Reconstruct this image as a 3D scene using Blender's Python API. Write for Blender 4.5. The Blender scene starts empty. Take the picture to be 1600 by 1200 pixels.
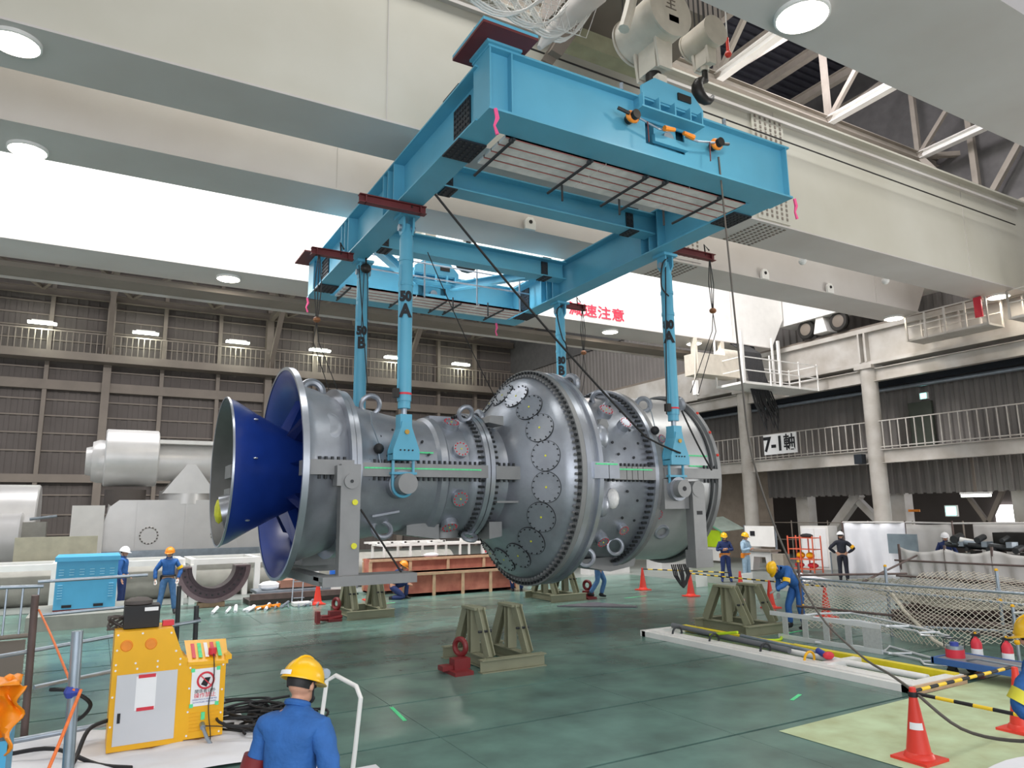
import bpy, math, random
from math import sin, cos, pi, radians as R
from mathutils import Vector, Matrix
random.seed(7)
SC = bpy.context.scene
COL = SC.collection

# ---------------------------------------------------------------- camera
cd = bpy.data.cameras.new('camera')
cam = bpy.data.objects.new('camera', cd)
COL.objects.link(cam)
cd.sensor_width = 36.0
cd.lens = 25.35
cd.clip_end = 300
# these rows are the world axes seen from the camera: world = rows @ camera vector
rows = Matrix(((0.869750, -0.076590, -0.487513), (-0.493341, -0.159387, -0.855108), (-0.012211, 0.984241, -0.176412)))
cam.matrix_world = Matrix.Translation((0, 0, 2.5)) @ rows.to_4x4()
SC.camera = cam

# ---------------------------------------------------------------- world, lights, exposure
SC.view_settings.view_transform = 'Standard'
SC.view_settings.look = 'None'
SC.view_settings.gamma = 1.0
SC.view_settings.use_curve_mapping = False
SC.view_settings.exposure = 0.0
w = bpy.data.worlds.new('overcast'); SC.world = w; w.use_nodes = True
w.node_tree.nodes['Background'].inputs[0].default_value = (0.92, 0.95, 1.0, 1)
w.node_tree.nodes['Background'].inputs[1].default_value = 0.72

def area(name, loc, target, sx, sy, power, col=(1, 1, 1)):
    l = bpy.data.lights.new(name, 'AREA'); l.shape = 'RECTANGLE'; l.size = sx; l.size_y = sy; l.energy = power; l.color = col
    o = bpy.data.objects.new(name, l); COL.objects.link(o); o.location = loc
    o.rotation_euler = (Vector(target) - Vector(loc)).to_track_quat('-Z', 'Y').to_euler()
    return o
# roof skylights between the cranes, and an added fill over the rear machine
area('skylight_and_fill', (5, 18.5, 18.6), (5, 22.0, 11), 30, 2.0, 8000, (1, 0.98, 0.98))
area('skylight_and_fill', (12, 9.5, 18.6), (12, 11.0, 10), 26, 2.0, 2100, (1, 0.99, 0.95))
area('skylight_and_fill', (1, 29, 21), (1, 29, 0), 16, 4, 2500, (1, 0.99, 0.99))  # added to brighten the white machine at the left back; no skylight known there
area('skylight_and_fill', (21, 13.5, 19.8), (23.3, 15.0, 17.5), 3, 1.5, 520, (1, 0.95, 1))
area('skylight_and_fill', (12, 34, 20), (12, 34, 0), 30, 6, 1100, (0.97, 0.98, 1))
area('side_fill_light', (29.3, 3.5, 3.6), (12, 14, 7.5), 7, 6, 1500, (1, 0.99, 0.95))  # added fill that lifts the girder undersides, away from any doorway
area('loading_door_daylight', (0, -8, 5), (6, 12, 1.5), 16, 7, 1500, (0.94, 0.96, 1.0))

# ---------------------------------------------------------------- helpers
def lin(c):
    c /= 255.0
    return c / 12.92 if c <= 0.04045 else ((c + 0.055) / 1.055) ** 2.4
MATS = {}
def mat(name, rgb, rough=0.5, metal=0.0, var=0.12, scale=3.0, bump=0.0, bscale=40.0, emit=0.0, stain=None, alpha=1.0, trans=0.0):
    if name in MATS: return MATS[name]
    m = bpy.data.materials.new(name); m.use_nodes = True; MATS[name] = m
    nt = m.node_tree; b = nt.nodes['Principled BSDF']
    c = tuple(lin(x) for x in rgb)
    b.inputs['Roughness'].default_value = rough
    b.inputs['Metallic'].default_value = metal
    tc = nt.nodes.new('ShaderNodeTexCoord')
    if var > 0:
        n = nt.nodes.new('ShaderNodeTexNoise'); n.inputs['Scale'].default_value = scale; n.inputs['Detail'].default_value = 5
        nt.links.new(tc.outputs['Object'], n.inputs['Vector'])
        r = nt.nodes.new('ShaderNodeValToRGB')
        r.color_ramp.elements[0].position = 0.3; r.color_ramp.elements[1].position = 0.7
        lo = stain if stain else rgb
        r.color_ramp.elements[0].color = tuple(lin(x) * (1 - var) for x in lo) + (1,)
        r.color_ramp.elements[1].color = tuple(min(1, x * (1 + var)) for x in c) + (1,)
        nt.links.new(n.outputs['Fac'], r.inputs['Fac']); nt.links.new(r.outputs['Color'], b.inputs['Base Color'])
    else:
        b.inputs['Base Color'].default_value = c + (1,)
    if bump > 0:
        n2 = nt.nodes.new('ShaderNodeTexNoise'); n2.inputs['Scale'].default_value = bscale; n2.inputs['Detail'].default_value = 3
        nt.links.new(tc.outputs['Object'], n2.inputs['Vector'])
        bp = nt.nodes.new('ShaderNodeBump'); bp.inputs['Strength'].default_value = bump; bp.inputs['Distance'].default_value = 0.02
        nt.links.new(n2.outputs['Fac'], bp.inputs['Height']); nt.links.new(bp.outputs['Normal'], b.inputs['Normal'])
    if emit > 0:
        b.inputs['Emission Color'].default_value = c + (1,); b.inputs['Emission Strength'].default_value = emit
    if alpha < 1: b.inputs['Alpha'].default_value = alpha
    if trans > 0: b.inputs['Transmission Weight'].default_value = trans
    return m

def frame_of(d, up=(0, 0, 1)):
    d = Vector(d).normalized(); up = Vector(up)
    if abs(d.dot(up)) > 0.98: up = Vector((0, 1, 0)) if abs(d.y) < 0.9 else Vector((1, 0, 0))
    s = d.cross(up).normalized(); u = s.cross(d).normalized()
    return d, s, u

class MB:
    def __init__(s): s.v = []; s.f = []
    def add(s, vs, fs):
        n = len(s.v); s.v += [tuple(v) for v in vs]; s.f += [tuple(i + n for i in f) for f in fs]; return s
    def box(s, x0, y0, z0, x1, y1, z1):
        x0, x1 = min(x0, x1), max(x0, x1); y0, y1 = min(y0, y1), max(y0, y1); z0, z1 = min(z0, z1), max(z0, z1)
        return s.add([(x0, y0, z0), (x1, y0, z0), (x1, y1, z0), (x0, y1, z0), (x0, y0, z1), (x1, y0, z1), (x1, y1, z1), (x0, y1, z1)],
                     [(0, 3, 2, 1), (4, 5, 6, 7), (0, 1, 5, 4), (1, 2, 6, 5), (2, 3, 7, 6), (3, 0, 4, 7)])
    def bar(s, p, q, w, h, up=(0, 0, 1)):
        p = Vector(p); q = Vector(q); d, a, u = frame_of(q - p, up); a = a * w / 2; u = u * h / 2
        return s.add([p - a - u, p + a - u, p + a + u, p - a + u, q - a - u, q + a - u, q + a + u, q - a + u],
                     [(0, 3, 2, 1), (4, 5, 6, 7), (0, 1, 5, 4), (1, 2, 6, 5), (2, 3, 7, 6), (3, 0, 4, 7)])
    def ibeam(s, p, q, w, h, tf=0.03, tw=0.02, up=(0, 0, 1)):
        p = Vector(p); q = Vector(q); d, a, u = frame_of(q - p, up)
        o = u * (h / 2 - tf / 2)
        s.bar(p + o, q + o, w, tf, up); s.bar(p - o, q - o, w, tf, up); return s.bar(p, q, tw, h - 2 * tf, up)
    def tube(s, pts, r, n=8, closed=False):
        pts = [Vector(p) for p in pts]; m = len(pts); rs = r if isinstance(r, (list, tuple)) else [r] * m
        vs = []; prev = None
        for i, p in enumerate(pts):
            a = pts[(i - 1) % m] if (closed or i > 0) else p; b = pts[(i + 1) % m] if (closed or i < m - 1) else p
            d = (b - a)
            if d.length < 1e-9: d = Vector((0, 0, 1))
            d.normalize()
            if prev is None: _, sd, u = frame_of(d)
            else:
                sd = prev - d * prev.dot(d)
                if sd.length < 1e-6: _, sd, u = frame_of(d)
                sd.normalize(); u = sd.cross(d)
            prev = sd
            for k in range(n):
                t = 2 * pi * k / n; vs.append(p + (sd * cos(t) + u * sin(t)) * rs[i])
        fs = []
        for i in range(m if closed else m - 1):
            j = (i + 1) % m
            for k in range(n): fs.append((i * n + k, i * n + (k + 1) % n, j * n + (k + 1) % n, j * n + k))
        if not closed: fs += [tuple(range(n))[::-1], tuple((m - 1) * n + k for k in range(n))]
        return s.add(vs, fs)
    def cyl(s, p, q, r, r2=None, n=16): return s.tube([p, q], [r, r if r2 is None else r2], n)
    def lathe(s, prof, o=(0, 0, 0), axis='X', n=64, a0=0.0, a1=2 * pi, close=False):
        full = abs(a1 - a0 - 2 * pi) < 1e-6; cnt = n if full else n + 1; vs = []
        for (a, r) in prof:
            for k in range(cnt):
                t = a0 + (a1 - a0) * k / n; c, q = r * cos(t), r * sin(t)
                v = {'X': (a, c, q), 'Y': (c, a, q), 'Z': (c, q, a)}[axis]
                vs.append((v[0] + o[0], v[1] + o[1], v[2] + o[2]))
        fs = []; m = len(prof)
        for i in range(m if close else m - 1):
            j = (i + 1) % m
            for k in range(n if full else n): k2 = (k + 1) % cnt if full else k + 1; fs.append((i * cnt + k, i * cnt + k2, j * cnt + k2, j * cnt + k))
        return s.add(vs, fs)
    def sphere(s, c, r, n=12, sc=(1, 1, 1)):
        m = n // 2; vs = []; fs = []
        for i in range(m + 1):
            ph = pi * i / m
            for k in range(n):
                t = 2 * pi * k / n; vs.append((c[0] + r * sc[0] * sin(ph) * cos(t), c[1] + r * sc[1] * sin(ph) * sin(t), c[2] + r * sc[2] * cos(ph)))
        for i in range(m):
            for k in range(n): fs.append((i * n + k, (i + 1) * n + k, (i + 1) * n + (k + 1) % n, i * n + (k + 1) % n))
        return s.add(vs, fs)
    def prism(s, poly, axis, a0, a1):
        n = len(poly)
        def P(u, v, a): return {'X': (a, u, v), 'Y': (u, a, v), 'Z': (u, v, a)}[axis]
        vs = [P(u, v, a0) for u, v in poly] + [P(u, v, a1) for u, v in poly]
        return s.add(vs, [tuple(range(n))[::-1], tuple(range(n, 2 * n))] + [(i, (i + 1) % n, n + (i + 1) % n, n + i) for i in range(n)])
    def torus(s, c, Rr, r, nrm=(0, 0, 1), a0=0, a1=2 * pi, n=20, m=8):
        d, a, u = frame_of(nrm); c = Vector(c); full = abs(a1 - a0 - 2 * pi) < 1e-6
        pts = [c + (a * cos(a0 + (a1 - a0) * k / n) + u * sin(a0 + (a1 - a0) * k / n)) * Rr for k in range(n if full else n + 1)]
        return s.tube(pts, r, m, closed=full)
    def grid(s, fn, nu, nv):
        vs = [fn(i / nu, j / nv) for j in range(nv + 1) for i in range(nu + 1)]
        return s.add(vs, [(j * (nu + 1) + i, j * (nu + 1) + i + 1, (j + 1) * (nu + 1) + i + 1, (j + 1) * (nu + 1) + i) for j in range(nv) for i in range(nu)])
    def build(s, name, m, parent=None, smooth=False, kind=None, thick=0, label=None, world=True, link=True):
        me = bpy.data.meshes.new(name)
        off = Vector((0, 0, 0))
        if world:
            p = parent
            while p is not None: off += p.location; p = p.parent
        me.from_pydata([Vector(v) - off for v in s.v] if world and off.length > 0 else s.v, [], s.f)
        me.materials.append(m); me.update()
        if smooth:
            me.polygons.foreach_set('use_smooth', [True] * len(me.polygons))
            me.set_sharp_from_angle(angle=R(38))
        o = bpy.data.objects.new(name, me); COL.objects.link(o)
        if parent is not None: o.parent = parent
        if kind: o['kind'] = kind
        if label: o['label'] = label
        if thick:
            md = o.modifiers.new('thickness', 'SOLIDIFY'); md.thickness = thick; md.offset = 0
        return o

def tag(o, label, cat, group=None, kind=None):
    o['label'] = label; o['category'] = cat
    if group: o['group'] = group
    if kind: o['kind'] = kind
    return o
def thing(name, label, cat, loc=(0, 0, 0), rz=0.0, group=None):
    o = bpy.data.objects.new(name, None); COL.objects.link(o); o.location = loc; o.rotation_euler = (0, 0, rz); o.empty_display_size = 0.2
    return tag(o, label, cat, group)
def struct(o): o['kind'] = 'structure'; return o
def sempty(name, loc=(0, 0, 0)):
    o = bpy.data.objects.new(name, None); COL.objects.link(o); o.location = loc; o['kind'] = 'structure'; return o
def dup(root, loc=None, rz=None, label=None, group=None):
    def cp(o, par):
        c = o.copy(); COL.objects.link(c)
        if par is not None: c.parent = par
        for ch in list(o.children):
            cp(ch, c)
        return c
    r = cp(root, None)
    if loc is not None: r.location = loc
    if rz is not None: r.rotation_euler = (0, 0, rz)
    if label: r['label'] = label
    if group: r['group'] = group
    return r
def like(o, name_src, parent, loc):
    c = name_src.copy(); COL.objects.link(c); c.parent = parent; c.location = loc; return c
def text(body, size, loc, xdir, up, m, parent, depth=0.004, name='lettering', align='CENTER', bold=0.0, sx=1.0):
    cu = bpy.data.curves.new(name, 'FONT'); cu.body = body; cu.size = size; cu.align_x = align; cu.align_y = 'CENTER'; cu.extrude = depth; cu.offset = bold
    cu.resolution_u = 3
    cu.materials.append(m)
    co = bpy.data.objects.new(name, cu); COL.objects.link(co)
    me = bpy.data.meshes.new_from_object(co.evaluated_get(bpy.context.evaluated_depsgraph_get())); bpy.data.objects.remove(co)
    if not me.materials: me.materials.append(m)
    o = bpy.data.objects.new(name, me); COL.objects.link(o); o['kind'] = 'stuff'
    x = Vector(xdir).normalized(); y = Vector(up).normalized(); z = x.cross(y).normalized(); y = z.cross(x)
    off = Vector((0, 0, 0)); p = parent
    while p is not None: off += p.location; p = p.parent
    M = Matrix((x * sx, y, z)).transposed().to_4x4(); M.translation = Vector(loc) - off
    if parent is not None: o.parent = parent
    o.matrix_local = M
    return o

# ---------------------------------------------------------------- materials
M_blue = mat('sky_blue_paint', (92, 168, 196), 0.42, 0, 0.05, 1.5)
M_blued = mat('blue_black_bolts', (38, 44, 52), 0.5, 0.2, 0.1)
M_maroon = mat('maroon_paint', (100, 38, 40), 0.5)
M_steel = mat('cast_steel', (158, 162, 170), 0.36, 0.55, 0.14, 2.2, 0.12, 18)
M_steel2 = mat('machined_steel', (178, 182, 190), 0.3, 0.7, 0.08, 3)
M_flat = mat('grey_coated_steel', (142, 142, 142), 0.5, 0.3, 0.08, 3)
M_dark = mat('dark_bolt_steel', (58, 60, 62), 0.5, 0.4)
M_royal = mat('royal_blue_paint', (26, 54, 132), 0.32, 0, 0.1, 3)
M_royald = mat('royal_blue_strut', (24, 40, 100), 0.38, 0, 0.08, 3)
M_beige = mat('crane_girder_paint', (198, 194, 191), 0.55, 0, 0.04, 0.4, stain=(192, 185, 180))
M_beige2 = mat('crane_girder_cream', (194, 191, 180), 0.55, 0, 0.04, 0.4, stain=(190, 186, 172))
M_col = mat('column_paint', (190, 186, 180), 0.5, 0, 0.07, 1.2, stain=(174, 166, 156))
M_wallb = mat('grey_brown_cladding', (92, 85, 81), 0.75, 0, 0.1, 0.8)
M_wallr = mat('grey_cladding', (126, 121, 117), 0.7, 0, 0.08, 0.7)
M_girt = mat('grey_brown_steelwork', (124, 114, 104), 0.65, 0, 0.1, 1)
M_roof = mat('dark_roof_deck', (62, 62, 72), 0.8)
M_truss = mat('roof_steel', (150, 142, 132), 0.6, 0, 0.08)
M_floor = mat('green_floor_paint', (100, 132, 122), 0.26, 0, 0.12, 1.3, 0.05, 6, stain=(88, 112, 104))
M_conc = mat('grey_floor', (128, 134, 130), 0.38, 0, 0.1, 1.0)
M_groove = mat('groove_black', (22, 26, 26), 0.8)
M_matg = mat('pale_green_sheet', (186, 204, 166), 0.6, 0, 0.08, 2.5, stain=(176, 184, 140))
M_white = mat('white_paint', (232, 230, 226), 0.45, 0, 0.04)
M_whiteb = mat('white_steel_frame', (225, 224, 220), 0.5, 0, 0.05)
M_silver = mat('white_silver_casing', (216, 214, 212), 0.36, 0.3, 0.06, 1.5)
M_galv = mat('galvanised_pipe', (160, 170, 180), 0.38, 0.7, 0.12, 6)
M_rust = mat('brown_rusty_pipe', (104, 88, 84), 0.6, 0.3, 0.15, 6)
M_plank = mat('scaffold_plank_steel', (228, 224, 222), 0.5, 0, 0.12, 5)
M_rope = mat('wire_rope', (48, 46, 46), 0.6, 0.4)
M_black = mat('black_rubber', (26, 26, 28), 0.6)
M_yel = mat('safety_yellow', (240, 178, 16), 0.42, 0, 0.05)
M_red = mat('cone_red', (226, 62, 46), 0.42, 0, 0.05)
M_redp = mat('sign_red', (214, 50, 66), 0.5, 0, 0)
M_pink = mat('pink_ribbon', (255, 92, 150), 0.6, 0, 0.05)
M_orange = mat('orange_paint', (238, 140, 34), 0.45, 0, 0.08, 8)
M_paper = mat('white_paper', (240, 240, 240), 0.7, 0, 0.02)
M_gdoor = mat('light_grey_door', (206, 207, 210), 0.5, 0, 0.02)
M_ply = mat('reddish_plywood', (186, 116, 96), 0.7, 0, 0.14, 3, stain=(168, 92, 76))
M_wood = mat('pale_timber', (200, 166, 134), 0.7, 0, 0.12, 8)
M_olive = mat('olive_grey_paint', (136, 136, 112), 0.5, 0, 0.08, 3)
M_dred = mat('dark_red_paint', (120, 34, 36), 0.5)
M_sheet = mat('grey_white_sheet', (206, 202, 198), 0.85, 0, 0.06, 2)
M_sheetw = mat('white_sheet', (232, 232, 236), 0.85, 0, 0.04, 2)
M_net = mat('beige_net_cord', (204, 196, 180), 0.8, 0, 0.06)
M_green = mat('green_marker', (96, 220, 150), 0.7, 0, 0.15, 20)
M_txt = mat('black_lettering', (18, 20, 26), 0.6, 0, 0)
M_txtb = mat('blue_lettering', (60, 74, 160), 0.6, 0, 0)
M_txtr = mat('red_lettering', (222, 44, 70), 0.6, 0, 0)
M_lamp = mat('lamp_glow', (255, 246, 226), 0.5, 0, 0, emit=14)
M_tube = mat('tube_glow', (238, 246, 236), 0.5, 0, 0, emit=9)
M_exit = mat('exit_sign_glow', (150, 235, 225), 0.5, 0, 0, emit=3)
M_hook = mat('cream_hook_block', (206, 198, 184), 0.45, 0, 0.08, 4)
M_hookd = mat('dark_forged_steel', (52, 50, 48), 0.45, 0.6)
M_skin = mat('skin', (196, 146, 120), 0.55, 0, 0.05)
M_work = mat('cobalt_workwear', (46, 98, 164), 0.8, 0, 0.1, 14, 0.35, 30)
M_navy = mat('navy_workwear', (36, 52, 100), 0.8, 0, 0.1, 14, 0.3, 30)
M_black2 = mat('black_workwear', (34, 36, 48), 0.8, 0, 0.1, 14, 0.3, 30)
M_pale = mat('pale_blue_workwear', (160, 186, 206), 0.8, 0, 0.08, 14, 0.3, 30)
M_jean = mat('faded_blue_trousers', (78, 118, 164), 0.8, 0, 0.14, 14, 0.3, 30)
M_hyel = mat('yellow_helmet', (246, 190, 24), 0.28, 0, 0.02)
M_hor = mat('orange_helmet', (246, 148, 40), 0.3, 0, 0.02)
M_hwh = mat('white_helmet', (238, 238, 240), 0.3, 0, 0.02)
M_hair = mat('black_hair', (24, 22, 22), 0.6)
M_cyan = mat('sky_blue_cabinet', (74, 166, 208), 0.45, 0, 0.04)
M_lime = mat('lime_sheet', (190, 222, 30), 0.6, 0, 0.06)
M_pvc = mat('orange_tarpaulin', (242, 142, 22), 0.38, 0, 0.06)
M_ropeo = mat('orange_rope', (232, 120, 60), 0.7, 0, 0.1, 30)
M_yelp = mat('yellow_black_pole_yellow', (246, 204, 40), 0.5, 0, 0.03)
M_tank = mat('grey_tank', (160, 158, 150), 0.6)
M_door = mat('outdoor_light', (255, 252, 255), 0.5, 0, 0, emit=4)
M_mark = mat('yellow_marker', (226, 222, 60), 0.6, 0, 0)
# ================================================================ SETTING
GZ = 9.8           # underside of the crane girders
# floor: dark base, rail grooves between painted plates
fl = struct(MB().box(-14, -4, -0.3, 42, 56, -0.02).build('floor', M_groove))
ys = [-4, -1.9, 0, 1.6, 3.2, 4.75, 6.37, 8.07, 9.7, 11.37, 12.84, 14.85, 16.65, 18.4, 20.2, 22.0, 24.0]
xs = [-14, -5.9, 0.42, 3.6, 6.5, 9.6, 12.7, 15.9, 19.0]
for j in range(len(ys) - 1):
    for i in range(len(xs) - 1):
        dz = random.uniform(0, 0.002)
        MB().box(xs[i] + .004, ys[j] + .022, -0.02, xs[i + 1] - .004, ys[j + 1] - .022, dz - 0.002).build('floor_plate', M_floor, fl)
MB().box(19.0, -4, -0.02, 42, 24, -0.001).build('concrete_slab', M_conc, fl)
MB().box(-14, 24, -0.02, 42, 56, -0.001).build('concrete_slab', M_conc, fl)
# green tape marks on the floor
for (x0, y0, x1, y1, r) in [(1.75, 5.4, 2.2, 5.46, 0.3), (1.95, 5.15, 2.3, 5.2, .25), (2.1, 4.95, 2.6, 5.0, .3), (3.5, 8.9, 3.58, 9.6, 0), (8.25, 7.05, 8.6, 7.2, 0), (12.3, 10.7, 13.3, 10.78, 0.1), (7.2, 20.4, 7.7, 20.5, 0), (13.7, 17.5, 14.6, 17.6, 0)]:
    MB().bar((x0, y0, 0.003), (x1, y1, 0.003), 0.05, 0.002).build('tape_mark', M_green, fl)

# back wall with cladding, girts, columns, gallery and railing
YB = 53.0
wb = struct(MB().box(-16, YB, 0, 33, YB + .2, 26).build('wall_back', M_wallb))
m = MB()
x = -15.5
while x < 30: m.box(x, YB - .05, 0, x + .22, YB, 22); x += .6
m.build('cladding_rib', M_wallb, wb, kind='stuff')
for z in [1.5, 2.7, 3.9, 6.6, 7.7, 8.8, 9.8, 11.8, 13.6, 14.4, 15.2, 16.0]:
    MB().box(-15.5, YB - .12, z, 30, YB - .05, z + .09).build('girt', M_girt, wb)
for z, h in [(4.7, .5), (10.45, .6)]:
    MB().box(-15.5, YB - .5, z, 30, YB - .05, z + h).build('rail_beam', M_girt, wb)
for i, x in enumerate([-10.2, -6.8, -3.4, -.1, 3.1, 6.6, 9.9, 13.2, 16.5, 19.9, 23.2, 26.5]):
    wdt = .46 if i in (0, 3, 6, 9) else .24
    MB().box(x - wdt / 2, YB - .75 if i in (0, 3, 6, 9) else YB - .45, 0, x + wdt / 2, YB - .05, 20).build('column', M_girt, wb)
MB().box(-15.5, YB - 1.7, 12.2, 30, YB - .5, 12.7).build('gallery_deck', M_girt, wb)
m = MB(); x = -15
while x < 30: m.box(x, YB - 1.68, 12.7, x + .05, YB - 1.63, 13.9); x += .33
m.build('baluster', M_girt, wb, kind='stuff')
MB().box(-15.5, YB - 1.7, 13.9, 30, YB - 1.62, 13.98).build('handrail', M_girt, wb)
# tube lights over the gallery
l0 = thing('tube_light', 'white tube light over the far gallery, leftmost of the row', 'light', (-3.75, YB - 2.0, 14.3), 0, 'tube lights over the far gallery')
MB().box(-.55, -.14, 0, .55, .14, .1).build('housing', M_white, l0, world=False)
MB().box(-.75, -.16, -.12, .75, .16, 0).build('tube', M_tube, l0, world=False)
for sx in (-.3, .3): MB().box(sx - .02, -.02, .1, sx + .02, .02, .5).build('bracket', M_girt, l0, world=False)
names = ['second', 'third', 'fourth', 'fifth', 'sixth']
for k in range(1, 6):
    dup(l0, (-3.75 + 5.63 * k, YB - 2.0, 14.3), label='white tube light over the far gallery, %s from the left' % names[k - 1])
for k in range(6):
    l = bpy.data.lights.new('tube_lamp', 'POINT'); l.energy = 160; l.shadow_soft_size = .4; l.color = (.92, 1, .85)
    o = bpy.data.objects.new('tube_lamp', l); COL.objects.link(o); o.location = (-3.75 + 5.63 * k, YB - 2.0, 13.95)

# ceiling deck and roof steel
cl = struct(MB().box(-16, -6, 23.5, 40, 56, 23.7).build('ceiling', M_roof))
m = MB(); y = 8
while y < 54: m.box(-14, y, 23.38, 38, y + .16, 23.5); y += .42
m.build('roof_deck_rib', M_roof, cl, kind='stuff')
for k in range(13):
    x = 12.2 + 2.55 * k - 5.1
    MB().ibeam((x, 6, 21.6), (x, 40, 21.6), .3, .45).build('rafter', M_truss, cl)
rt = sempty('trim_1', (0, 0, 17))
def trussx(y, z, x0, x1, h, step, mm=M_truss, w=.28):
    t = rt
    MB().ibeam((x0, y, z), (x1, y, z), w, w + .05).build('chord', mm, t)
    MB().ibeam((x0, y, z + h), (x1, y, z + h), w, w + .05).build('chord', mm, t)
    k = 0; x = x0
    while x < x1 - .1:
        MB().bar((x, y, z), (x, y, z + h), w * .7, w * .7).build('post', mm, t)
        MB().bar((x, y, z), (min(x + step, x1), y, z + h), w * .6, w * .6).build('web_member', mm, t)
        x += step
trussx(15.93, 17.0, 5.8, 34.6, 4.4, 5.77)
# chords running away across the hall, with struts
for x in (11.5, 17.25, 23.03, 28.8):
    MB().ibeam((x, 15.9, 17.0), (x, 6.0, 17.2), .3, .3).build('chord', M_white, rt)  # white colour stands in for the glare on these chords
    MB().bar((x, 15.9, 17.0), (x + .1, 12.6, 20.6), .16, .16).build('web_member', M_truss, rt)
MB().bar((28.8, 15.93, 17.0), (33.8, 12.5, 17.1), .2, .2).build('brace', M_truss, rt)
for (p, q) in (((29.6, 14.2, 12.5), (29.6, 14.2, 21)), ((29.6, 14.2, 14.0), (29.6, 10.0, 19.5)), ((29.6, 14.2, 14.0), (28.8, 15.9, 17)), ((29.6, 17.0, 13.5), (29.6, 12.6, 13.9)), ((29.6, 18.5, 12.2), (28.8, 15.93, 17.0)), ((28.8, 15.9, 17.0), (29.4, 20.5, 13.2))):
    MB().bar(p, q, .22, .22).build('wall_brace', M_truss, rt)
# roof bracing in front of the back wall
for (y, z) in ((52.3, 16.6), (48.5, 16.9), (44.0, 16.9), (38.0, 17.3)):
    MB().ibeam((-15, y, z), (30, y, z), .3, .45).build('chord', M_girt, rt)
for k in range(9):
    x = -14 + 5.0 * k
    MB().bar((x, 52.3, 16.8), (x + 5, 38, 17.2), .2, .2).build('brace', M_girt, rt)
    MB().bar((x + 5, 52.3, 16.8), (x, 38, 17.2), .2, .2).build('brace', M_girt, rt)
    MB().bar((x, 44, 16.9), (x + 2.5, 42, 21), .26, .26).build('web_member', M_girt, rt)
    MB().bar((x + 5, 44, 16.9), (x + 2.5, 42, 21), .26, .26).build('web_member', M_girt, rt)
for x in (-10.2, -.1, 9.9, 19.9):
    MB().bar((x, 52.2, 16.5), (x + .2, 38, 17.0), .3, .4).build('chord', M_girt, rt)
    MB().bar((x, 52.2, 12.5), (x, 44, 20.5), .3, .3).build('brace', M_girt, rt)

# right wall: cladding, gallery, runway beam, round columns
XR = 30.0
wr = struct(MB().box(XR + .3, 2, 3.15, XR + .5, 53, 16).build('wall_right', M_wallr))
m = MB(); y = 3.0
while y < 53:
    m.add([(XR + .3, y, 3.1), (XR + .3, y, 14), (XR + .22, y + .05, 3.1), (XR + .22, y + .05, 14), (XR + .22, y + .2, 3.1), (XR + .22, y + .2, 14), (XR + .3, y + .25, 3.1), (XR + .3, y + .25, 14)],
          [(0, 1, 3, 2), (2, 3, 5, 4), (4, 5, 7, 6)]); y += .4
m.build('cladding_rib', M_wallr, wr, kind='stuff')
MB().box(XR + .1, 2, 14, XR + .4, 53, 23.5).build('upper_wall', mat('dim_grey_wall', (96, 94, 94), .7), wr)
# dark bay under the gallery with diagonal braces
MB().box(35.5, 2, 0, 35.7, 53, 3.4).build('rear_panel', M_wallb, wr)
MB().box(XR + .2, 26.3, 0, XR + .5, 53, 5).build('brick_panel', mat('tan_panel', (150, 136, 122), .7), wr)
for y in (24.6, 19.6, 14.6, 9.6):
    MB().box(XR + .6, y - .35, 0, XR + 1.2, y + .35, 4.6).build('column', M_col, wr)
MB().bar((XR + .9, 24.2, .4), (XR + .9, 21.6, 3.2), .4, .4).build('brace', M_col, wr)
MB().bar((XR + .9, 19.8, 1.0), (XR + .9, 22.0, 3.2), .3, .3).build('brace', M_col, wr)
MB().bar((XR + 1, 16.8, .6), (XR + 1, 15.4, 3.2), .16, .16).build('brace', M_girt, wr)
MB().bar((XR + 1, 15.4, .6), (XR + 1, 16.9, 3.2), .16, .16).build('brace', M_girt, wr)
MB().box(XR + .55, 18.6, 2.35, XR + .6, 19.1, 2.45).build('red_band', M_orange, wr)
# bright doorway
MB().box(35.3, 15.6, .2, 35.45, 18.0, 2.6).build('door_1', M_door, None).__setitem__('kind', 'structure')
# gallery
gal = sempty('trim_2', (28, 2, 4.4))
MB().ibeam((28.0, 2, 4.62), (28.0, 53, 4.62), .3, .56).build('edge_beam', M_col, gal)
MB().box(28.0, 2, 4.85, 30.2, 53, 4.92).build('deck', M_girt, gal)
def railing(x, y0, y1, z, h, mm, parent, pitch=.34, w=.04):
    n = int((y1 - y0) / pitch)
    for k in range(n + 1):
        MB().box(x - w / 2, y0 + k * pitch - w / 2, z, x + w / 2, y0 + k * pitch + w / 2, z + h).build('baluster', mm, parent)
    for zz in (z + h, z + .08): MB().box(x - .03, y0, zz - .02, x + .03, y1, zz + .02).build('handrail', mm, parent)
railing(27.9, 10, 36, 4.92, 1.15, M_col, gal)
m = MB(); y = 36.2
while y < 52: m.box(27.88, y, 4.92, 27.92, y + .04, 6.05); y += .34
m.box(27.87, 36, 6.03, 27.93, 53, 6.08)
m.build('far_railing', M_col, gal, kind='stuff')
# upper gallery beyond the runway beam
MB().box(28.3, 27, 9.6, 30.2, 53, 9.75).build('deck', M_girt, gal)
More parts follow.
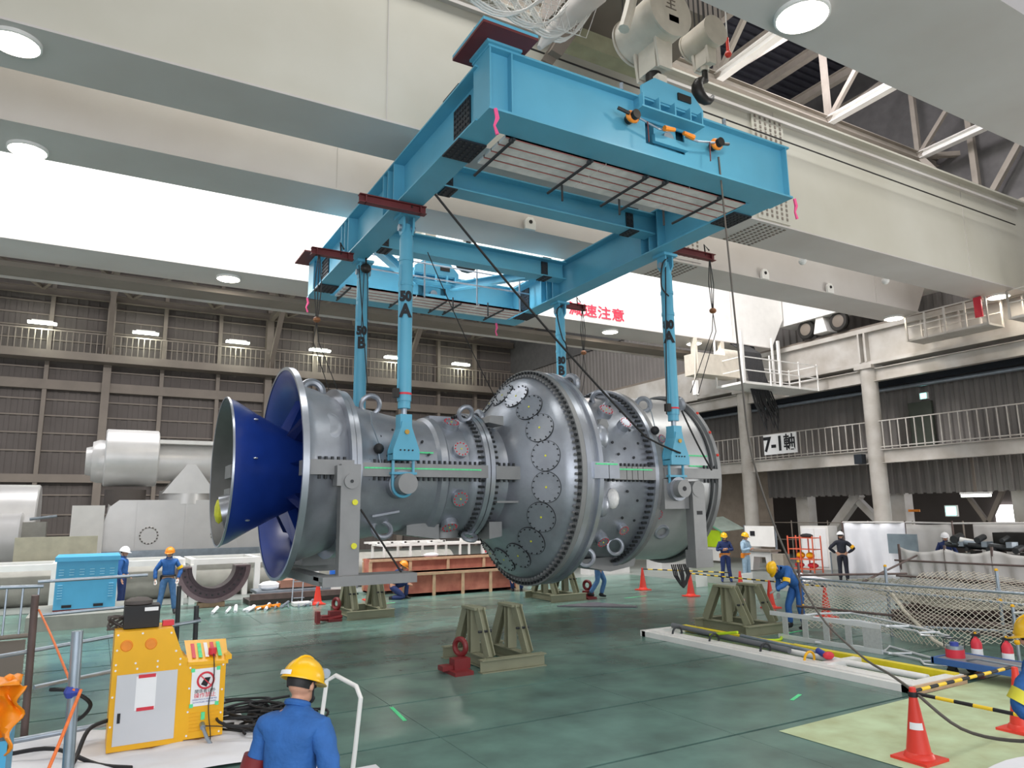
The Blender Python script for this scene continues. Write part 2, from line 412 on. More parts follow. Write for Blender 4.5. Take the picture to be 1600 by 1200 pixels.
# runway beam
run = sempty('trim_3', (28, 2, 7.7))
MB().box(27.75, 2, 9.85, 28.45, 28.5, 10.05).build('top_flange', M_col, run)
MB().box(27.95, 2, 8.6, 28.15, 28.5, 9.85).build('web', M_col, run)
MB().box(27.75, 2, 8.45, 28.45, 28.5, 8.6).build('bottom_flange', M_col, run)
MB().ibeam((28.0, 2, 8.02), (28.0, 53, 8.02), .3, .55).build('lower_beam', M_col, run)
MB().box(27.75, 28.5, 8.4, 28.45, 53, 10.0).build('far_web', M_col, run)
MB().box(28.0, 2, 10.05, 28.12, 53, 10.2).build('crane_rail', M_girt, run)
for y in (25.5, 18.6, 11.6, 4.6):
    for s in (-.14, .14): MB().box(27.7, y + s - .04, 8.6, 27.95, y + s + .04, 9.85).build('stiffener', M_col, run)
# conduit and dark ducts behind the lower beam
MB().cyl((29.6, 2, 7.55), (29.6, 50, 7.75), .09).build('conduit', M_galv, run)
MB().box(29.5, 2, 7.75, 30.25, 53, 8.1).build('cable_tray', M_blued, run)
for i, y in enumerate((25.5, 18.6, 11.6)):
    c = struct(MB().cyl((28.0, y, 0), (28.0, y, 8.45), .33, n=24).build('column', M_col, None, smooth=True))
    MB().box(27.6, y - .4, 8.3, 28.4, y + .4, 8.45).build('cap_plate', M_col, c)
MB().box(27.55, 19.0, 4.35, 27.85, 19.35, 4.75).build('switch_box', M_blued, gal)
# exit door upstairs
d2 = struct(MB().box(30.05, 17.3, 4.92, 30.2, 18.3, 6.95).build('door_2', mat('dark_green_door', (66, 72, 62), .5)))
ex = thing('exit_sign', 'lit green and white exit sign above the upper gallery door', 'sign', (29.95, 17.6, 7.1))
MB().box(29.95, 17.35, 7.02, 30.05, 17.7, 7.3).build('housing', M_white, ex); MB().box(29.93, 17.4, 7.05, 29.95, 17.65, 7.27).build('lit_face', M_exit, ex)
ex = thing('exit_sign', 'lit green and white exit sign below the gallery near the bright doorway', 'sign', (30.5, 16.9, 2.3))
MB().box(30.5, 17.0, 2.15, 30.6, 17.5, 2.6).build('housing', M_white, ex); MB().box(30.48, 17.05, 2.2, 30.5, 17.45, 2.55).build('lit_face', M_exit, ex)
lt = thing('tube_light', 'white tube light under the gallery above the bright doorway', 'light', (29.0, 15.4, 3.0))
MB().box(29.0, 14.9, 3.0, 29.2, 16.0, 3.08).build('housing', M_white, lt); MB().box(29.0, 14.95, 2.9, 29.2, 15.95, 3.0).build('tube', M_tube, lt); MB().box(29.08, 15.4, 3.08, 29.12, 15.5, 4.86).build('hanger', M_girt, lt)
# 7-1 sign on the gallery rail
sg = thing('banner_sign', 'white board on the gallery rail reading 7-1 and an axle character', 'sign', (27.8, 23.3, 5.1))
MB().box(27.78, 22.35, 5.1, 27.83, 24.25, 6.05).build('board', M_paper, sg)
text('7-1', .95, (27.77, 23.66, 5.56), (0, -1, 0), (0, 0, 1), M_txt, sg, bold=.03, sx=.95)
text('軸', .8, (27.77, 22.74, 5.56), (0, -1, 0), (0, 0, 1), M_txt, sg, bold=.014, sx=.85)

# ---------------------------------------------------------------- crane girders (two cranes, two girders each)
def girder(name, label, y0, y1, h, mm, x0=-13.0, x1=27.4, lamps=(), mu=M_beige):
    g = thing(name, label, 'crane girder', (0, y0, GZ))
    # web box with bevelled end, bottom plate
    MB().prism([(x0, GZ + .04), (x1 - .9, GZ + .04), (x1, GZ + 1.5), (x1, GZ + h), (x0, GZ + h)], 'Y', y0 + .06, y1 - .06).build('web_box', mm, g)
    MB().box(x0, y0, GZ, x1 - .9, y1, GZ + .04).build('bottom_plate', mu, g)
    MB().box(x0, y0 - .12, GZ + h, x1, y1 + .12, GZ + h + .06).build('top_plate', mm, g)
    for x in (-5.4, 4.2, 15.1, 24):
        MB().box(x, y0 + .045, GZ + .04, x + .012, y0 + .06, GZ + h).build('web_seam', M_beige, g)
    return g
G1 = girder('crane_girder', 'grey crane girder at the top corner, with one round lamp', 4.6, 6.72, 3.2, M_beige)
G2 = girder('crane_girder', 'cream crane girder with tall web just behind the hook block', 12.0, 13.4, 3.3, M_beige2, x1=28.3)
G3 = girder('crane_girder', 'pinkish grey crane girder with lifting lugs between the hooks', 15.3, 16.75, 3.3, M_beige)
G4 = girder('crane_girder', 'brightly lit white crane girder with red warning characters', 22.2, 23.9, 3.3, M_white)
# bolted splice strips on the cream and grey girders
for g, y in ((G2, 12.0), (G3, 15.3)):
    MB().box(14.2, y + .01, GZ + .1, 15.4, y + .06, GZ + 3.0).build('splice_plate', M_beige2 if g is G2 else M_beige, g)
    m = MB()
    for i in range(6):
        for k in range(22): m.box(14.3 + i * .19, y - .005, GZ + .2 + k * .13, 14.36 + i * .19, y + .012, GZ + .27 + k * .13)
    m.build('splice_bolts', M_girt, g, kind='stuff')
    m = MB()
    for i in range(6):
        for k in range(11): m.box(14.3 + i * .19, y + .1 + k * .12, GZ - .02, 14.36 + i * .19, y + .16 + k * .12, GZ + .001)
    m.build('splice_bolts', M_girt, g, kind='stuff')
MB().box(-13, 11.95, GZ + 3.0, 27.4, 12.06, GZ + 3.08).build('lip', M_beige, G2)
MB().tube([(6, 11.92, GZ + 2.55), (27, 11.92, GZ + 2.35)], .02, 6).build('cable', M_rope, G2)
# lugs on the grey girder
for x in (9.3, 18.1, 21.3):
    MB().prism([(x - .16, GZ - .0), (x + .16, GZ - .0), (x + .16, GZ + .22), (x + .08, GZ + .33), (x - .08, GZ + .33), (x - .16, GZ + .22)], 'Y', 15.22, 15.3).build('lug', M_white, G3)
    MB().cyl((x, 15.2, GZ + .2), (x, 15.23, GZ + .2), .05).build('lug_hole', M_rope, G3)
for x in (17.7, 21.7): MB().sphere((x, 13.5, GZ - .02), .12).build('lug', M_white, G2)
# walkway strip beyond the white girder
MB().box(-13, 23.9, GZ - .25, 27, 24.9, GZ - .1).build('service_walkway', M_girt, G4)
MB().box(-13, 24.9, GZ - .32, 27, 24.96, GZ - .1).build('walkway_edge', M_col, G4)
text('減速注意', .55, (16.6, 22.24, 10.25), (1, 0, 0), (0, 0, 1), M_txtr, G4, bold=.008, sx=1.25)
# round lamps under the girders
def lamp(x, y, r, lab, p=60):
    t = thing('high_bay_lamp', lab, 'lamp', (x, y, GZ - .02), 0, 'round lamps under the crane girders')
    MB().lathe([(.0, r * .3), (0, r), (-.06, r), (-.07, r * .92)], (x, y, GZ - .0), 'Z', 32).build('rim', M_white, t, True)
    MB().cyl((x, y, GZ - .055), (x, y, GZ - .07), r * .92, n=32).build('lens', M_lamp, t)
    l = bpy.data.lights.new('lamp_light', 'AREA'); l.shape = 'DISK'; l.size = r * 1.6; l.energy = p; l.color = (1, .93, .82)
    o = bpy.data.objects.new('lamp_light', l); COL.objects.link(o); o.location = (x, y, GZ - .1)
lamp(-1.65, 12.5, .36, 'round glowing lamp under a girder in the top left corner')
lamp(-1.75, 16.35, .36, 'round glowing lamp left of the bright strip, second from top left', 50)
lamp(3.0, 22.9, .36, 'round glowing lamp under the white girder, left of the blue frame')
lamp(17.7, 22.9, .34, 'round glowing lamp under the white girder behind the red characters')
lamp(22.3, 22.9, .34, 'round glowing lamp under the white girder, left of the cable platform', 22)
lamp(26.3, 16.2, .36, 'round glowing lamp under the pinkish girder near its end', 22)
lamp(26.9, 12.7, .36, 'round glowing lamp under the cream girder at its far end', 22)
lamp(8.6, 6.2, .4, 'round glowing lamp cut by the top edge beside the roof opening')
# end carriage of the far crane
ec = thing('crane_end_carriage', 'white end carriage with two dark wheels on the runway beam', 'carriage', (28.0, 19.5, 10.2))
MB().box(27.5, 15.6, 11.0, 28.6, 22.6, 13.0).build('frame', M_white, ec)
for y in (21.3, 19.6):
    MB().lathe([(0, .05), (0, .42), (.06, .46), (.1, .42), (.22, .42), (.22, .05)], (27.7, y, 10.65), 'X', 28).build('wheel', M_hookd, ec, True)
    MB().lathe([(-.02, .0), (-.02, .2), (0, .28)], (27.7, y, 10.65), 'X', 20).build('hub', M_girt, ec, True)
MB().prism([(20.1, 10.3), (20.8, 10.3), (20.6, 11.1), (20.3, 11.1)], 'X', 27.6, 28.3).build('bogie_plate', M_white, ec)
# ================================================================ LIFTING FRAME (blue)
ZB, ZT = 8.35, 9.28
LF = thing('lifting_gantry', 'sky blue steel lifting frame hanging above the turbine', 'lifting frame', (7.9, 14, ZB))
def bolts_on(cx, cy, cz, nx, ny, px, py, ax, par, s=.035, name='bolt_group'):
    """black splice plate with bolt heads; ax = normal axis"""
    m = MB()
    for i in range(nx):
        for k in range(ny):
            u, v = (i - (nx - 1) / 2) * px, (k - (ny - 1) / 2) * py
            if ax == 'Z': m.box(cx + u - s / 2, cy + v - s / 2, cz - .03, cx + u + s / 2, cy + v + s / 2, cz + .01)
            if ax == 'X': m.box(cx - .03, cy + u - s / 2, cz + v - s / 2, cx + .03, cy + u + s / 2, cz + v + s / 2)
            if ax == 'Y': m.box(cx + u - s / 2, cy - .03, cz + v - s / 2, cx + u + s / 2, cy + .03, cz + v + s / 2)
    return m
def splice(x0, y0, z0, x1, y1, z1, ax, par):
    p = MB().box(x0, y0, z0, x1, y1, z1).build('splice_plate', M_blued, par)
    dims = {'X': (y1 - y0, z1 - z0), 'Y': (x1 - x0, z1 - z0), 'Z': (x1 - x0, y1 - y0)}[ax]
    nx, ny = max(2, int(dims[0] / .09)), max(2, int(dims[1] / .09))
    c = ((x0 + x1) / 2, (y0 + y1) / 2, (z0 + z1) / 2)
    m = bolts_on(*c, nx, ny, dims[0] / nx, dims[1] / ny, ax, par)
    m.build('bolt_heads', M_dark, p, kind='stuff')
# longitudinal beams
for xc, xi in ((4.77, 1), (10.81, -1)):
    b = MB().ibeam((xc, 8.95, (ZB + ZT) / 2), (xc, 19.0, (ZB + ZT) / 2), .5, ZT - ZB, .03, .04).build('longitudinal_beam', M_blue, LF)
    for y in (12.5, 12.83, 13.1) if xi > 0 else (11.8, 12.1, 12.4):
        MB().box(xc - .24, y - .012, ZB + .03, xc + .24, y + .012, ZT - .03).build('stiffener', M_blue, b)
    for y in (15.45, 15.73, 16.0) if xi > 0 else (16.2, 16.5, 16.8):
        MB().box(xc - .24, y - .012, ZB + .03, xc + .24, y + .012, ZT - .03).build('stiffener', M_blue, b)
    for y in (9.85, 18.1):
        splice(xc - .25, y - .32, ZB - .03, xc + .25, y + .32, ZB - .002, 'Z', LF)
        splice(xc - .25, y - .3, ZT, xc + .25, y + .3, ZT + .025, 'Z', LF)
        splice(xc - .05, y - .3, ZB + .12, xc - .022, y + .3, ZT - .12, 'X', LF)
        splice(xc + .022, y - .3, ZB + .12, xc + .05, y + .3, ZT - .12, 'X', LF)
# cross girders (near and far)
for yc, sgn in ((8.83, 1), (18.95, -1)):
    zt = 9.4
    g = MB().box(4.55, yc - .28, ZB, 11.1, yc + .28, ZB + .035).box(4.55, yc - .28, zt - .035, 11.1, yc + .28, zt).build('cross_girder', M_blue, LF)
    # web with an opening in the middle
    m = MB()
    m.box(4.6, yc - .15, ZB + .03, 7.62, yc - .12, zt - .03); m.box(8.5, yc - .15, ZB + .03, 11.05, yc - .12, zt - .03)
    m.box(7.62, yc - .15, ZB + .03, 8.5, yc - .12, ZB + .3); m.box(7.62, yc - .15, zt - .33, 8.5, yc - .12, zt - .03)
    m.build('web_plate', M_blue, g)
    MB().box(4.6, yc + .12, ZB + .03, 11.05, yc + .15, zt - .03).build('rear_web_plate', M_blue, g)
    for x in (4.58, 4.95, 11.02):
        MB().box(x - .012, yc - .27, ZB + .035, x + .012, yc + .27, zt - .035).build('end_stiffener', M_blue, g)
    # link plate seen in the opening
    MB().box(7.85, yc - .1, ZB + .25, 8.35, yc + .1, 9.9).build('link_plate', M_blue, g)
    MB().cyl((8.1, yc - .2, 8.85), (8.1, yc + .2, 8.85), .11).build('link_pin', M_galv, g, True)
    for z in (8.98,):
        MB().box(7.75, yc - .24, z - .3, 8.5, yc - .16, z - .16).build('keeper_bar', M_blue, g)
    # shelf with ribs above the opening
    MB().box(7.35, yc - .42, 9.12, 8.75, yc - .13, 9.15).build('shelf_plate', M_blue, g)
    for x in (7.4, 7.75, 8.1, 8.45, 8.72): MB().box(x - .012, yc - .4, 9.15, x + .012, yc - .13, zt).build('shelf_rib', M_blue, g)
    # saddle above the girder
    MB().prism([(7.45, zt), (8.85, zt), (8.85, 9.52), (8.6, 9.78), (7.75, 9.82), (7.45, 9.6)], 'Y', yc - .3, yc - .26).build('saddle_plate', M_blue, g)
    MB().prism([(7.45, zt), (8.85, zt), (8.85, 9.52), (8.6, 9.78), (7.75, 9.82), (7.45, 9.6)], 'Y', yc + .26, yc + .3).build('saddle_plate', M_blue, g)
    MB().box(7.7, yc - .26, 9.52, 8.7, yc + .26, 9.58).build('saddle_seat', M_blue, g)
    MB().box(8.25, yc - .33, 9.55, 8.55, yc - .3, 9.68).build('keeper_plate', M_hookd, g)
    for x in (7.05, 9.4):
        MB().cyl((x, yc - .26, zt), (x, yc - .26, zt + .12), .035).build('shackle', M_galv, g, True)
    # walkway planks beneath, on the inner side
    ys_ = [yc + .3, yc + .55, yc + .8, yc + 1.05] if sgn > 0 else [yc - .55, yc - .8, yc - 1.05, yc - 1.3]
    for k, yy in enumerate(ys_):
        for (xa, xb) in ((5.15, 7.1), (7.12, 9.0), (9.02, 10.45)):
            p = MB().box(xa, yy, ZB - .02, xb, yy + .235, ZB + .03).build('walkway_plank', M_plank, LF)
            MB().box(xa, yy, ZB - .03, xb, yy + .01, ZB + .03).build('plank_lip', mat('faded_red', (170, 104, 98), .6), p)
    y0, y1 = (min(ys_) - .1, max(ys_) + .55) if sgn > 0 else (min(ys_) - .1, max(ys_) + .4)
    for x in (5.25, 6.75, 7.95, 8.4, 9.75):
        MB().tube([(x, y0, ZB - .08), (x, y1, ZB - .08)], .026, 8).build('scaffold_pipe', M_dark, LF, True)
        MB().sphere((x, yc - sgn * .3 + sgn * .6, ZB - .06), .05, 8).build('pipe_clamp', M_dark, LF)
    for x in (6.9, 8.2, 9.3):
        MB().tube([(x, ys_[-1] + .3 if sgn > 0 else ys_[-1], ZB - .3), (x, ys_[-1] + .3 if sgn > 0 else ys_[-1], ZB + .1)], .022, 6).build('hanger_pipe', M_dark, LF)
# handrail pipes of the far walkway
for x in (5.6, 7.3, 8.9, 10.3):
    MB().tube([(x, 17.55, ZB - .05), (x, 17.55, ZB + 1.0)], .025, 8).build('handrail_post', M_galv, LF, True)
for z in (.5, .9): MB().tube([(5.1, 17.5, ZB + z), (10.6, 17.5, ZB + z)], .022, 8).build('handrail_pipe', M_galv, LF, True)
# cap plates at the corner of the near girder
MB().box(4.28, 8.2, 9.44, 5.2, 9.25, 9.48).build('cap_plate', M_maroon, LF)
MB().box(4.28, 8.2, 9.481, 5.2, 9.25, 9.53).build('cap_top', M_blue, LF)
MB().box(4.5, 8.5, 9.4, 5.1, 9.1, 9.44).build('cap_spacer', M_blue, LF)
MB().box(4.2, 18.2, 9.3, 5.2, 19.3, 9.34).build('cap_plate', M_maroon, LF)
# cross ties with splices at both ends
for y in (12.1, 15.73):
    zc = ZB + .62
    MB().ibeam((5.0, y, zc), (10.6, y, zc), .4, .5, .03, .03).build('tie_beam', M_blue, LF)
    for x in (5.5, 10.0):
        splice(x - .13, y - .2, zc - .275, x + .13, y + .2, zc - .25, 'Z', LF)
        splice(x - .1, y - .045, zc - .2, x + .1, y - .02, zc + .2, 'Y', LF)
        splice(x - .13, y - .2, zc + .25, x + .13, y + .2, zc + .275, 'Z', LF)
for (xa, xb) in ((5.0, 7.4), (10.6, 8.6)):
    MB().ibeam((xa, 15.95, ZB + .75), (xb, 18.65, ZB + .75), .2, .22, .02, .02).build('diagonal_brace', M_blue, LF)
# pink ribbons
rb = [(4.64, 8.53, ZB), (11.15, 8.56, ZB), (4.55, 19.2, ZB), (10.4, 19.2, ZB)]
for i, p in enumerate(rb):
    t = MB().tube([p, (p[0] + .03, p[1], p[2] - .14), (p[0] - .02, p[1], p[2] - .27), (p[0] + .03, p[1], p[2] - .4)], [.03, .035, .02, .03], 5).build('ribbon', M_pink)
    tag(t, ['pink ribbon tied at the near left corner of the blue frame', 'pink ribbon tied at the near right corner of the blue frame', 'pink ribbon tied at the far left corner of the blue frame', 'pink ribbon tied at the far right corner of the blue frame'][i], 'ribbon', 'pink ribbons on the lifting frame')
for p in ((11.25, 8.6, 8.35), ):
    pass

# turnbuckle chains on the near girder
for i, (x, lab) in enumerate(((7.2, 'orange lever chain block strapped across the near girder, left of its opening'), (9.1, 'orange lever chain block strapped across the near girder, right of its opening'))):
    s = 1 if i == 0 else -1
    t = thing('lever_block', lab, 'chain block', (x, 8.45, 8.9), 0, 'orange lever blocks')
    MB().sphere((x, 8.5, 8.92), .11, 10, (1.3, .6, 1)).build('body', M_orange, t, True)
    MB().cyl((x, 8.38, 8.92), (x, 8.62, 8.92), .08).build('handwheel', M_hookd, t, True)
    MB().tube([(x - s * .1, 8.45, 8.93), (x - s * .3, 8.5, 9.0)], .03, 6).build('hook', M_hookd, t)
    MB().tube([(x + s * .1, 8.45, 8.9), (x + s * .5, 8.45, 8.82), (x + s * .75, 8.5, 8.86)], .02, 6).build('chain', M_galv, t)
    MB().tube([(x + s * .62, 8.43, 8.85), (x + s * .85, 8.43, 8.88)], [.05, .035], 8).build('shackle_bow', M_orange, t)
    MB().tube([(x + s * .25, 8.42, 8.86), (x + s * .26, 8.42, 8.5)], .012, 5).build('tail_chain', M_maroon, t)

# ================================================================ LIFTING COLUMNS
def lifting_column(x, y, num, let, lab, r=.135, zl=6.65):
    t = thing('lifting_cylinder', lab, 'hydraulic cylinder', (x, y, 3.0), 0, 'sky blue lifting columns')
    br = MB().box(x - .2, y - .2, ZB - .06, x + .2, y + .2, ZB - .0).build('top_bracket', M_blue, t)
    for s in (-.1, .1): MB().prism([(y - .14, ZB - .06), (y + .14, ZB - .06), (y + .14, ZB - .28), (y + .06, ZB - .4), (y - .06, ZB - .4), (y - .14, ZB - .28)], 'X', x + s - .02, x + s + .02).build('clevis_plate', M_blue, br)
    MB().cyl((x - .17, y, ZB - .26), (x + .17, y, ZB - .26), .07).build('clevis_pin', M_galv, br, True)
    MB().lathe([(ZB - .52, .0), (ZB - .52, r), (ZB - .3, .1), (ZB - .18, .08), (ZB - .18, 0)], (x, y, 0), 'Z', 20).build('rod_eye', M_blue, t, True)
    MB().cyl((x, y, 4.62), (x, y, ZB - .5), r, n=28).build('barrel', M_blue, t, True)
    for zz in (7.4, 6.9): MB().cyl((x, y, zz), (x, y, zz + .07), r + .012, n=28).build('barrel_ring', M_blue, t, True)
    MB().cyl((x, y, 4.74), (x, y, 4.78), r + .006, n=28).build('red_band', M_redp, t, True)
    MB().cyl((x, y, 4.48), (x, y, 4.62), r - .015, n=28).build('gland', M_blue, t, True)
    MB().cyl((x, y, 4.34), (x, y, 4.5), .055).build('piston_rod', M_galv, t, True)
    MB().tube([(x - r, y - .08, 7.3), (x - r - .03, y - .08, 7.25), (x - r - .03, y - .08, 4.8)], .014, 5).build('oil_pipe', M_blue, t)
    MB().box(x - r - .1, y - .1, 4.68, x - r, y + .02, 4.85).build('valve', M_hookd, t)
    # lower hanger: tapered box with rods and saddle
    hp = [(x - .09, 4.22), (x + .09, 4.22), (x + .11, 4.1), (x + .26, 3.68), (x + .26, 3.5), (x - .26, 3.5), (x - .26, 3.68), (x - .11, 4.1)]
    h = MB().prism(hp, 'Y', y - .16, y - .12).build('hanger_plate', M_blue, t)
    MB().prism(hp, 'Y', y + .12, y + .16).build('hanger_plate', M_blue, t)
    MB().box(x - .115, y - .125, 4.08, x + .115, y + .125, 4.36).build('hanger_head', M_blue, t)
    MB().box(x - .25, y - .12, 3.5, x + .25, y + .12, 3.6).build('hanger_shelf', M_blue, t)
    MB().bar((x - .25, y, 3.62), (x - .11, y, 4.08), .24, .02, (1, 0, 0)).build('hanger_side', M_blue, t); MB().bar((x + .25, y, 3.62), (x + .11, y, 4.08), .24, .02, (1, 0, 0)).build('hanger_side', M_blue, t)
    MB().cyl((x, y - .19, 4.02), (x, y + .19, 4.02), .045).build('hanger_pin', mat('brass_pin', (190, 150, 70), .4, .5), t, True)
    for k in range(4): MB().cyl((x - .12 + .08 * k, y - .175, 3.68), (x - .12 + .08 * k, y - .15, 3.68), .016, n=8).build('hanger_bolt', M_txt, h)
    MB().tube([(x - .2, y, 3.52), (x - .2, y, 3.05)] + [(x - .2 * cos(a), y, 3.03 - .2 * sin(a)) for a in [pi * k / 10 for k in range(1, 10)]] + [(x + .2, y, 3.05), (x + .2, y, 3.52)], .03, 8).build('u_bolt', M_blue, t, True)
    MB().box(x - .25, y - .07, 3.235, x + .25, y + .07, 3.28).build('clamp_bar', M_blue, t)
    # lettering on the barrel, facing the camera side
    d = Vector((x, y, 0)).normalized(); px = Vector((d.y, -d.x, 0))
    for body, sz, z in ((num, .26, zl), (let, .36, zl - .29)):
        p = Vector((x, y, 0)) - d * (r + .006); text(body, sz, (p.x, p.y, z), px, (0, 0, 1), M_txt, t, bold=.018, sx=.85)
    return t
lifting_column(4.93, 12.8, '50', 'A', 'near left sky blue lifting column marked 50 A')
lifting_column(5.0, 15.75, '50', 'B', 'far left sky blue lifting column marked 50 B')
lifting_column(11.03, 12.1, '80', 'A', 'near right sky blue lifting column marked 80 A')
lifting_column(10.97, 16.45, '80', 'B', 'far right sky blue lifting column marked 80 B, behind the dome')
# maroon outrigger bars with hanging wires
def outrigger(x0, x1, y, z, lab, xw, zball, zend, xe):
    t = thing('outrigger_bar', lab, 'steel beam', (x0, y, z), 0, 'maroon outrigger bars')
    MB().ibeam((x0, y, z), (x1, y, z), .14, .16, .015, .012).build('beam', M_maroon, t)
    for x in (x0 + .12, x1 - .12): MB().box(x - .01, y - .07, z - .08, x + .01, y + .07, z + .08).build('web_stiffener', M_maroon, t)
    MB().tube([(x1 - .25, y - .1, z + .12), (x1 - .3, y, z + .3), (x1 - .28, y, z + .02)], .02, 5).build('clamp', M_hookd, t)
    if zball:
        s = thing('chain_hoist', 'small rust-coloured hoist ' + {6.7: 'hanging on wires at the far left corner of the frame', 7.17: 'hanging on wires right of the near right cylinder', 7.0: 'hanging on wires right of the far right cylinder'}[zball], 'hoist', (xw, y, zball), 0, 'small hoists hanging from the outriggers')
        MB().sphere((xw, y, zball), .085, 10, (1, 1, .8)).build('hook_block', mat('rusty_block', (140, 92, 60), .5, .3), s, True)
        for dx in (-.05, 0, .05): MB().tube([(xw + dx * .3, y, z - .08), (xw + dx * 1.6, y, (z + zball) / 2), (xw + dx * .4, y, zball + .05)], .011, 5).build('wire', M_rope, s)
        for dx in (-.06, .06): MB().tube([(xw, y, zball - .05), (xw + dx, y, zball - .5), (xe + dx * 2, y + .3, zend)], .01, 5).build('wire_leg', M_rope, s)
outrigger(3.76, 5.08, 12.2, 8.25, 'maroon outrigger bar at the nearer left cylinder, under the left beam', 4.1, 0, 0, 0)
outrigger(3.67, 4.62, 15.3, 8.25, 'maroon outrigger bar at the far left corner beside the pink ribbon', 3.85, 6.7, 4.6, 4.6)
outrigger(11.0, 12.5, 12.0, 8.5, 'maroon outrigger bar pointing right from the near right cylinder head', 12.35, 7.17, 5.2, 11.9)
outrigger(10.9, 11.9, 16.5, 8.33, 'short maroon outrigger bar behind the far right cylinder by the red characters', 11.78, 7.0, 5.2, 11.6)
def smooth(pts, k=5):
    P = [Vector(p) for p in pts]
    if len(P) < 3 or len(P) > 12: return P
    out = []
    for i in range(len(P) - 1):
        a, b, c, d = P[max(i - 1, 0)], P[i], P[i + 1], P[min(i + 2, len(P) - 1)]
        for q in range(k):
            t = q / k; out.append(.5 * ((2 * b) + (c - a) * t + (2 * a - 5 * b + 4 * c - d) * t * t + (3 * b - a - 3 * c + d) * t ** 3))
    return out + [P[-1]]
def wire(pts, lab, r=.014, mm=None, name='wire_rope', cat='cable', grp=None):
    return tag(MB().tube(smooth(pts), r, 8).build(name, mm or M_rope, None, True), lab, cat, grp)
def sag(p, q, s=.1, n=8):
    p = Vector(p); q = Vector(q)
    return [p.lerp(q, k / n) - Vector((0, 0, 4 * s * (k / n) * (1 - k / n))) for k in range(n + 1)]
wire(sag((4.76, 11.0, 8.05), (10.2, 12.1, 4.1), .12), 'thick black sling running from frame down across the dome', .022)
wire(sag((10.2, 12.1, 4.1), (11.0, 11.9, 3.75), .02), 'short end of the black sling on the turbine by the right hanger', .022)
wire([(9.3, 8.66, 8.8), (9.45, 8.66, 5.5), (9.5, 8.66, 4.6), (9.62, 8.66, 3.4), (9.85, 8.4, 2.0), (10.0, 7.9, .9), (9.4, 6.8, .5), (8.4, 5.7, .55), (7.5, 4.85, .64), (7.35, 4.3, .42), (7.2, 3.7, .48), (7.1, 3.3, .66)], 'long cable hanging from the frame to the cone and worker', .016, mat('grey_cable', (92, 86, 80), .6))
wire(sag((10.95, 12.0, 8.2), (10.75, 12.0, 4.6), 0), 'thin black hose beside the 80 A column', .014)
wire([(11.0, 12, 8.25), (10.75, 11.9, 8.0), (10.7, 11.9, 7.5), (10.9, 11.9, 7.3)], 'looped black hose at the top of the 80 A column', .018)
wire([(10.97, 16.3, 8.25), (10.7, 16.2, 8.0), (10.85, 16.2, 7.3), (11.0, 16.2, 7.0), (11.1, 16.1, 5.8)], 'looped black hose at the top of the 80 B column', .018)
wire(sag((11.15, 11.95, 4.7), (11.95, 11.95, 3.4), .05), 'black hose from the 80 A column down to the right support leg', .02)
wire(sag((4.85, 15.6, 8.2), (5.05, 15.4, 5.4), .02), 'thin black wire beside the 50 B column', .012)
wire(sag((5.3, 12.6, 7.6), (7.9, 14.4, 4.9), .1), 'thin slack wire from the 50 A column to the compressor casing', .01)
hb = thing('chain_hoist', 'dark chain hoist hanging beside the top of the 50 B column', 'hoist', (4.95, 15.5, 8.1))
MB().sphere((4.97, 15.45, 8.1), .12, 10, (1.1, .8, 1)).build('body', M_hookd, hb, True)
MB().tube([(4.97, 15.45, 8.2), (4.97, 15.45, 8.35)], .02, 6).build('hook', M_hookd, hb)
for dx in (-.04, .04): MB().tube([(4.97 + dx, 15.45, 8.0), (4.97 + dx * 2, 15.45, 6.4)], .01, 5).build('chain', M_rope, hb)

# ---------------------------------------------------------------- hook blocks
def hook_block(x, y, z, s, lab, shank=True):
    t = thing('hook_block', lab, 'hook block', (x, y, z), 0, 'crane hook blocks')
    # z = top of sheave housing centre
    hs = MB()
    hs.lathe([(-.5 * s, 0), (-.5 * s, .42 * s), (-.47 * s, .45 * s), (.47 * s, .45 * s), (.5 * s, .42 * s), (.5 * s, 0)], (x, y, z), 'Y', 36)
    hs.build('sheave_housing', M_hook, t, True)
    for sy in (-.51, .51):
        MB().prism([(x - .2 * s, z - .3 * s), (x + .2 * s, z - .3 * s), (x + .16 * s, z - .95 * s), (x - .12 * s, z - .95 * s)], 'Y', y + sy * s * .55 - .03, y + sy * s * .55 + .03).build('side_plate', M_hook, t)
        MB().cyl((x, y + sy * s - .02, z), (x, y + sy * s + .02, z), .47 * s, n=36).build('cheek_plate', M_hook, t, True)
    MB().box(x - .14 * s, y - .22 * s, z - .92 * s, x + .14 * s, y + .22 * s, z - .4 * s).build('crosshead', M_hook, t)
    MB().box(x - .05, y - .53 * s, z - .2 * s, x + .17 * s, y - .525 * s, z - .08 * s).build('rating_plate', M_txtb, t)
    text('主', .26 * s, (x, y - .535 * s, z + .12 * s), (1, 0, 0), (0, 0, 1), M_girt, t, name='marking') if shank else text('補', .2 * s, (x, y - .535 * s, z + .14 * s), (1, 0, 0), (0, 0, 1), M_girt, t, name='marking')
    for k in range(5):
        for sx in (-.3, .3):
            MB().tube([(x + sx * s, y + (-.4 + .2 * k) * s, z + .3 * s), (x + sx * s, y + (-.4 + .2 * k) * s, z + 4)], .014, 6).build('wire', M_rope, t)
    return t
b1 = hook_block(8.0, 8.83, 11.05, 1.0, 'large cream main hook block above the near girder of the frame')
MB().cyl((8.0, 8.83, 9.7), (8.0, 8.83, 10.2), .14).build('shank', M_hookd, b1, True)
MB().box(7.9, 8.6, 9.85, 8.1, 9.06, 10.0).build('shank_nut', M_hook, b1)
MB().tube([(7.35, 8.5, 11.3), (7.2, 8.5, 10.8), (7.1, 8.5, 10.5)], .1, 8).build('limit_weight', M_hook, b1)
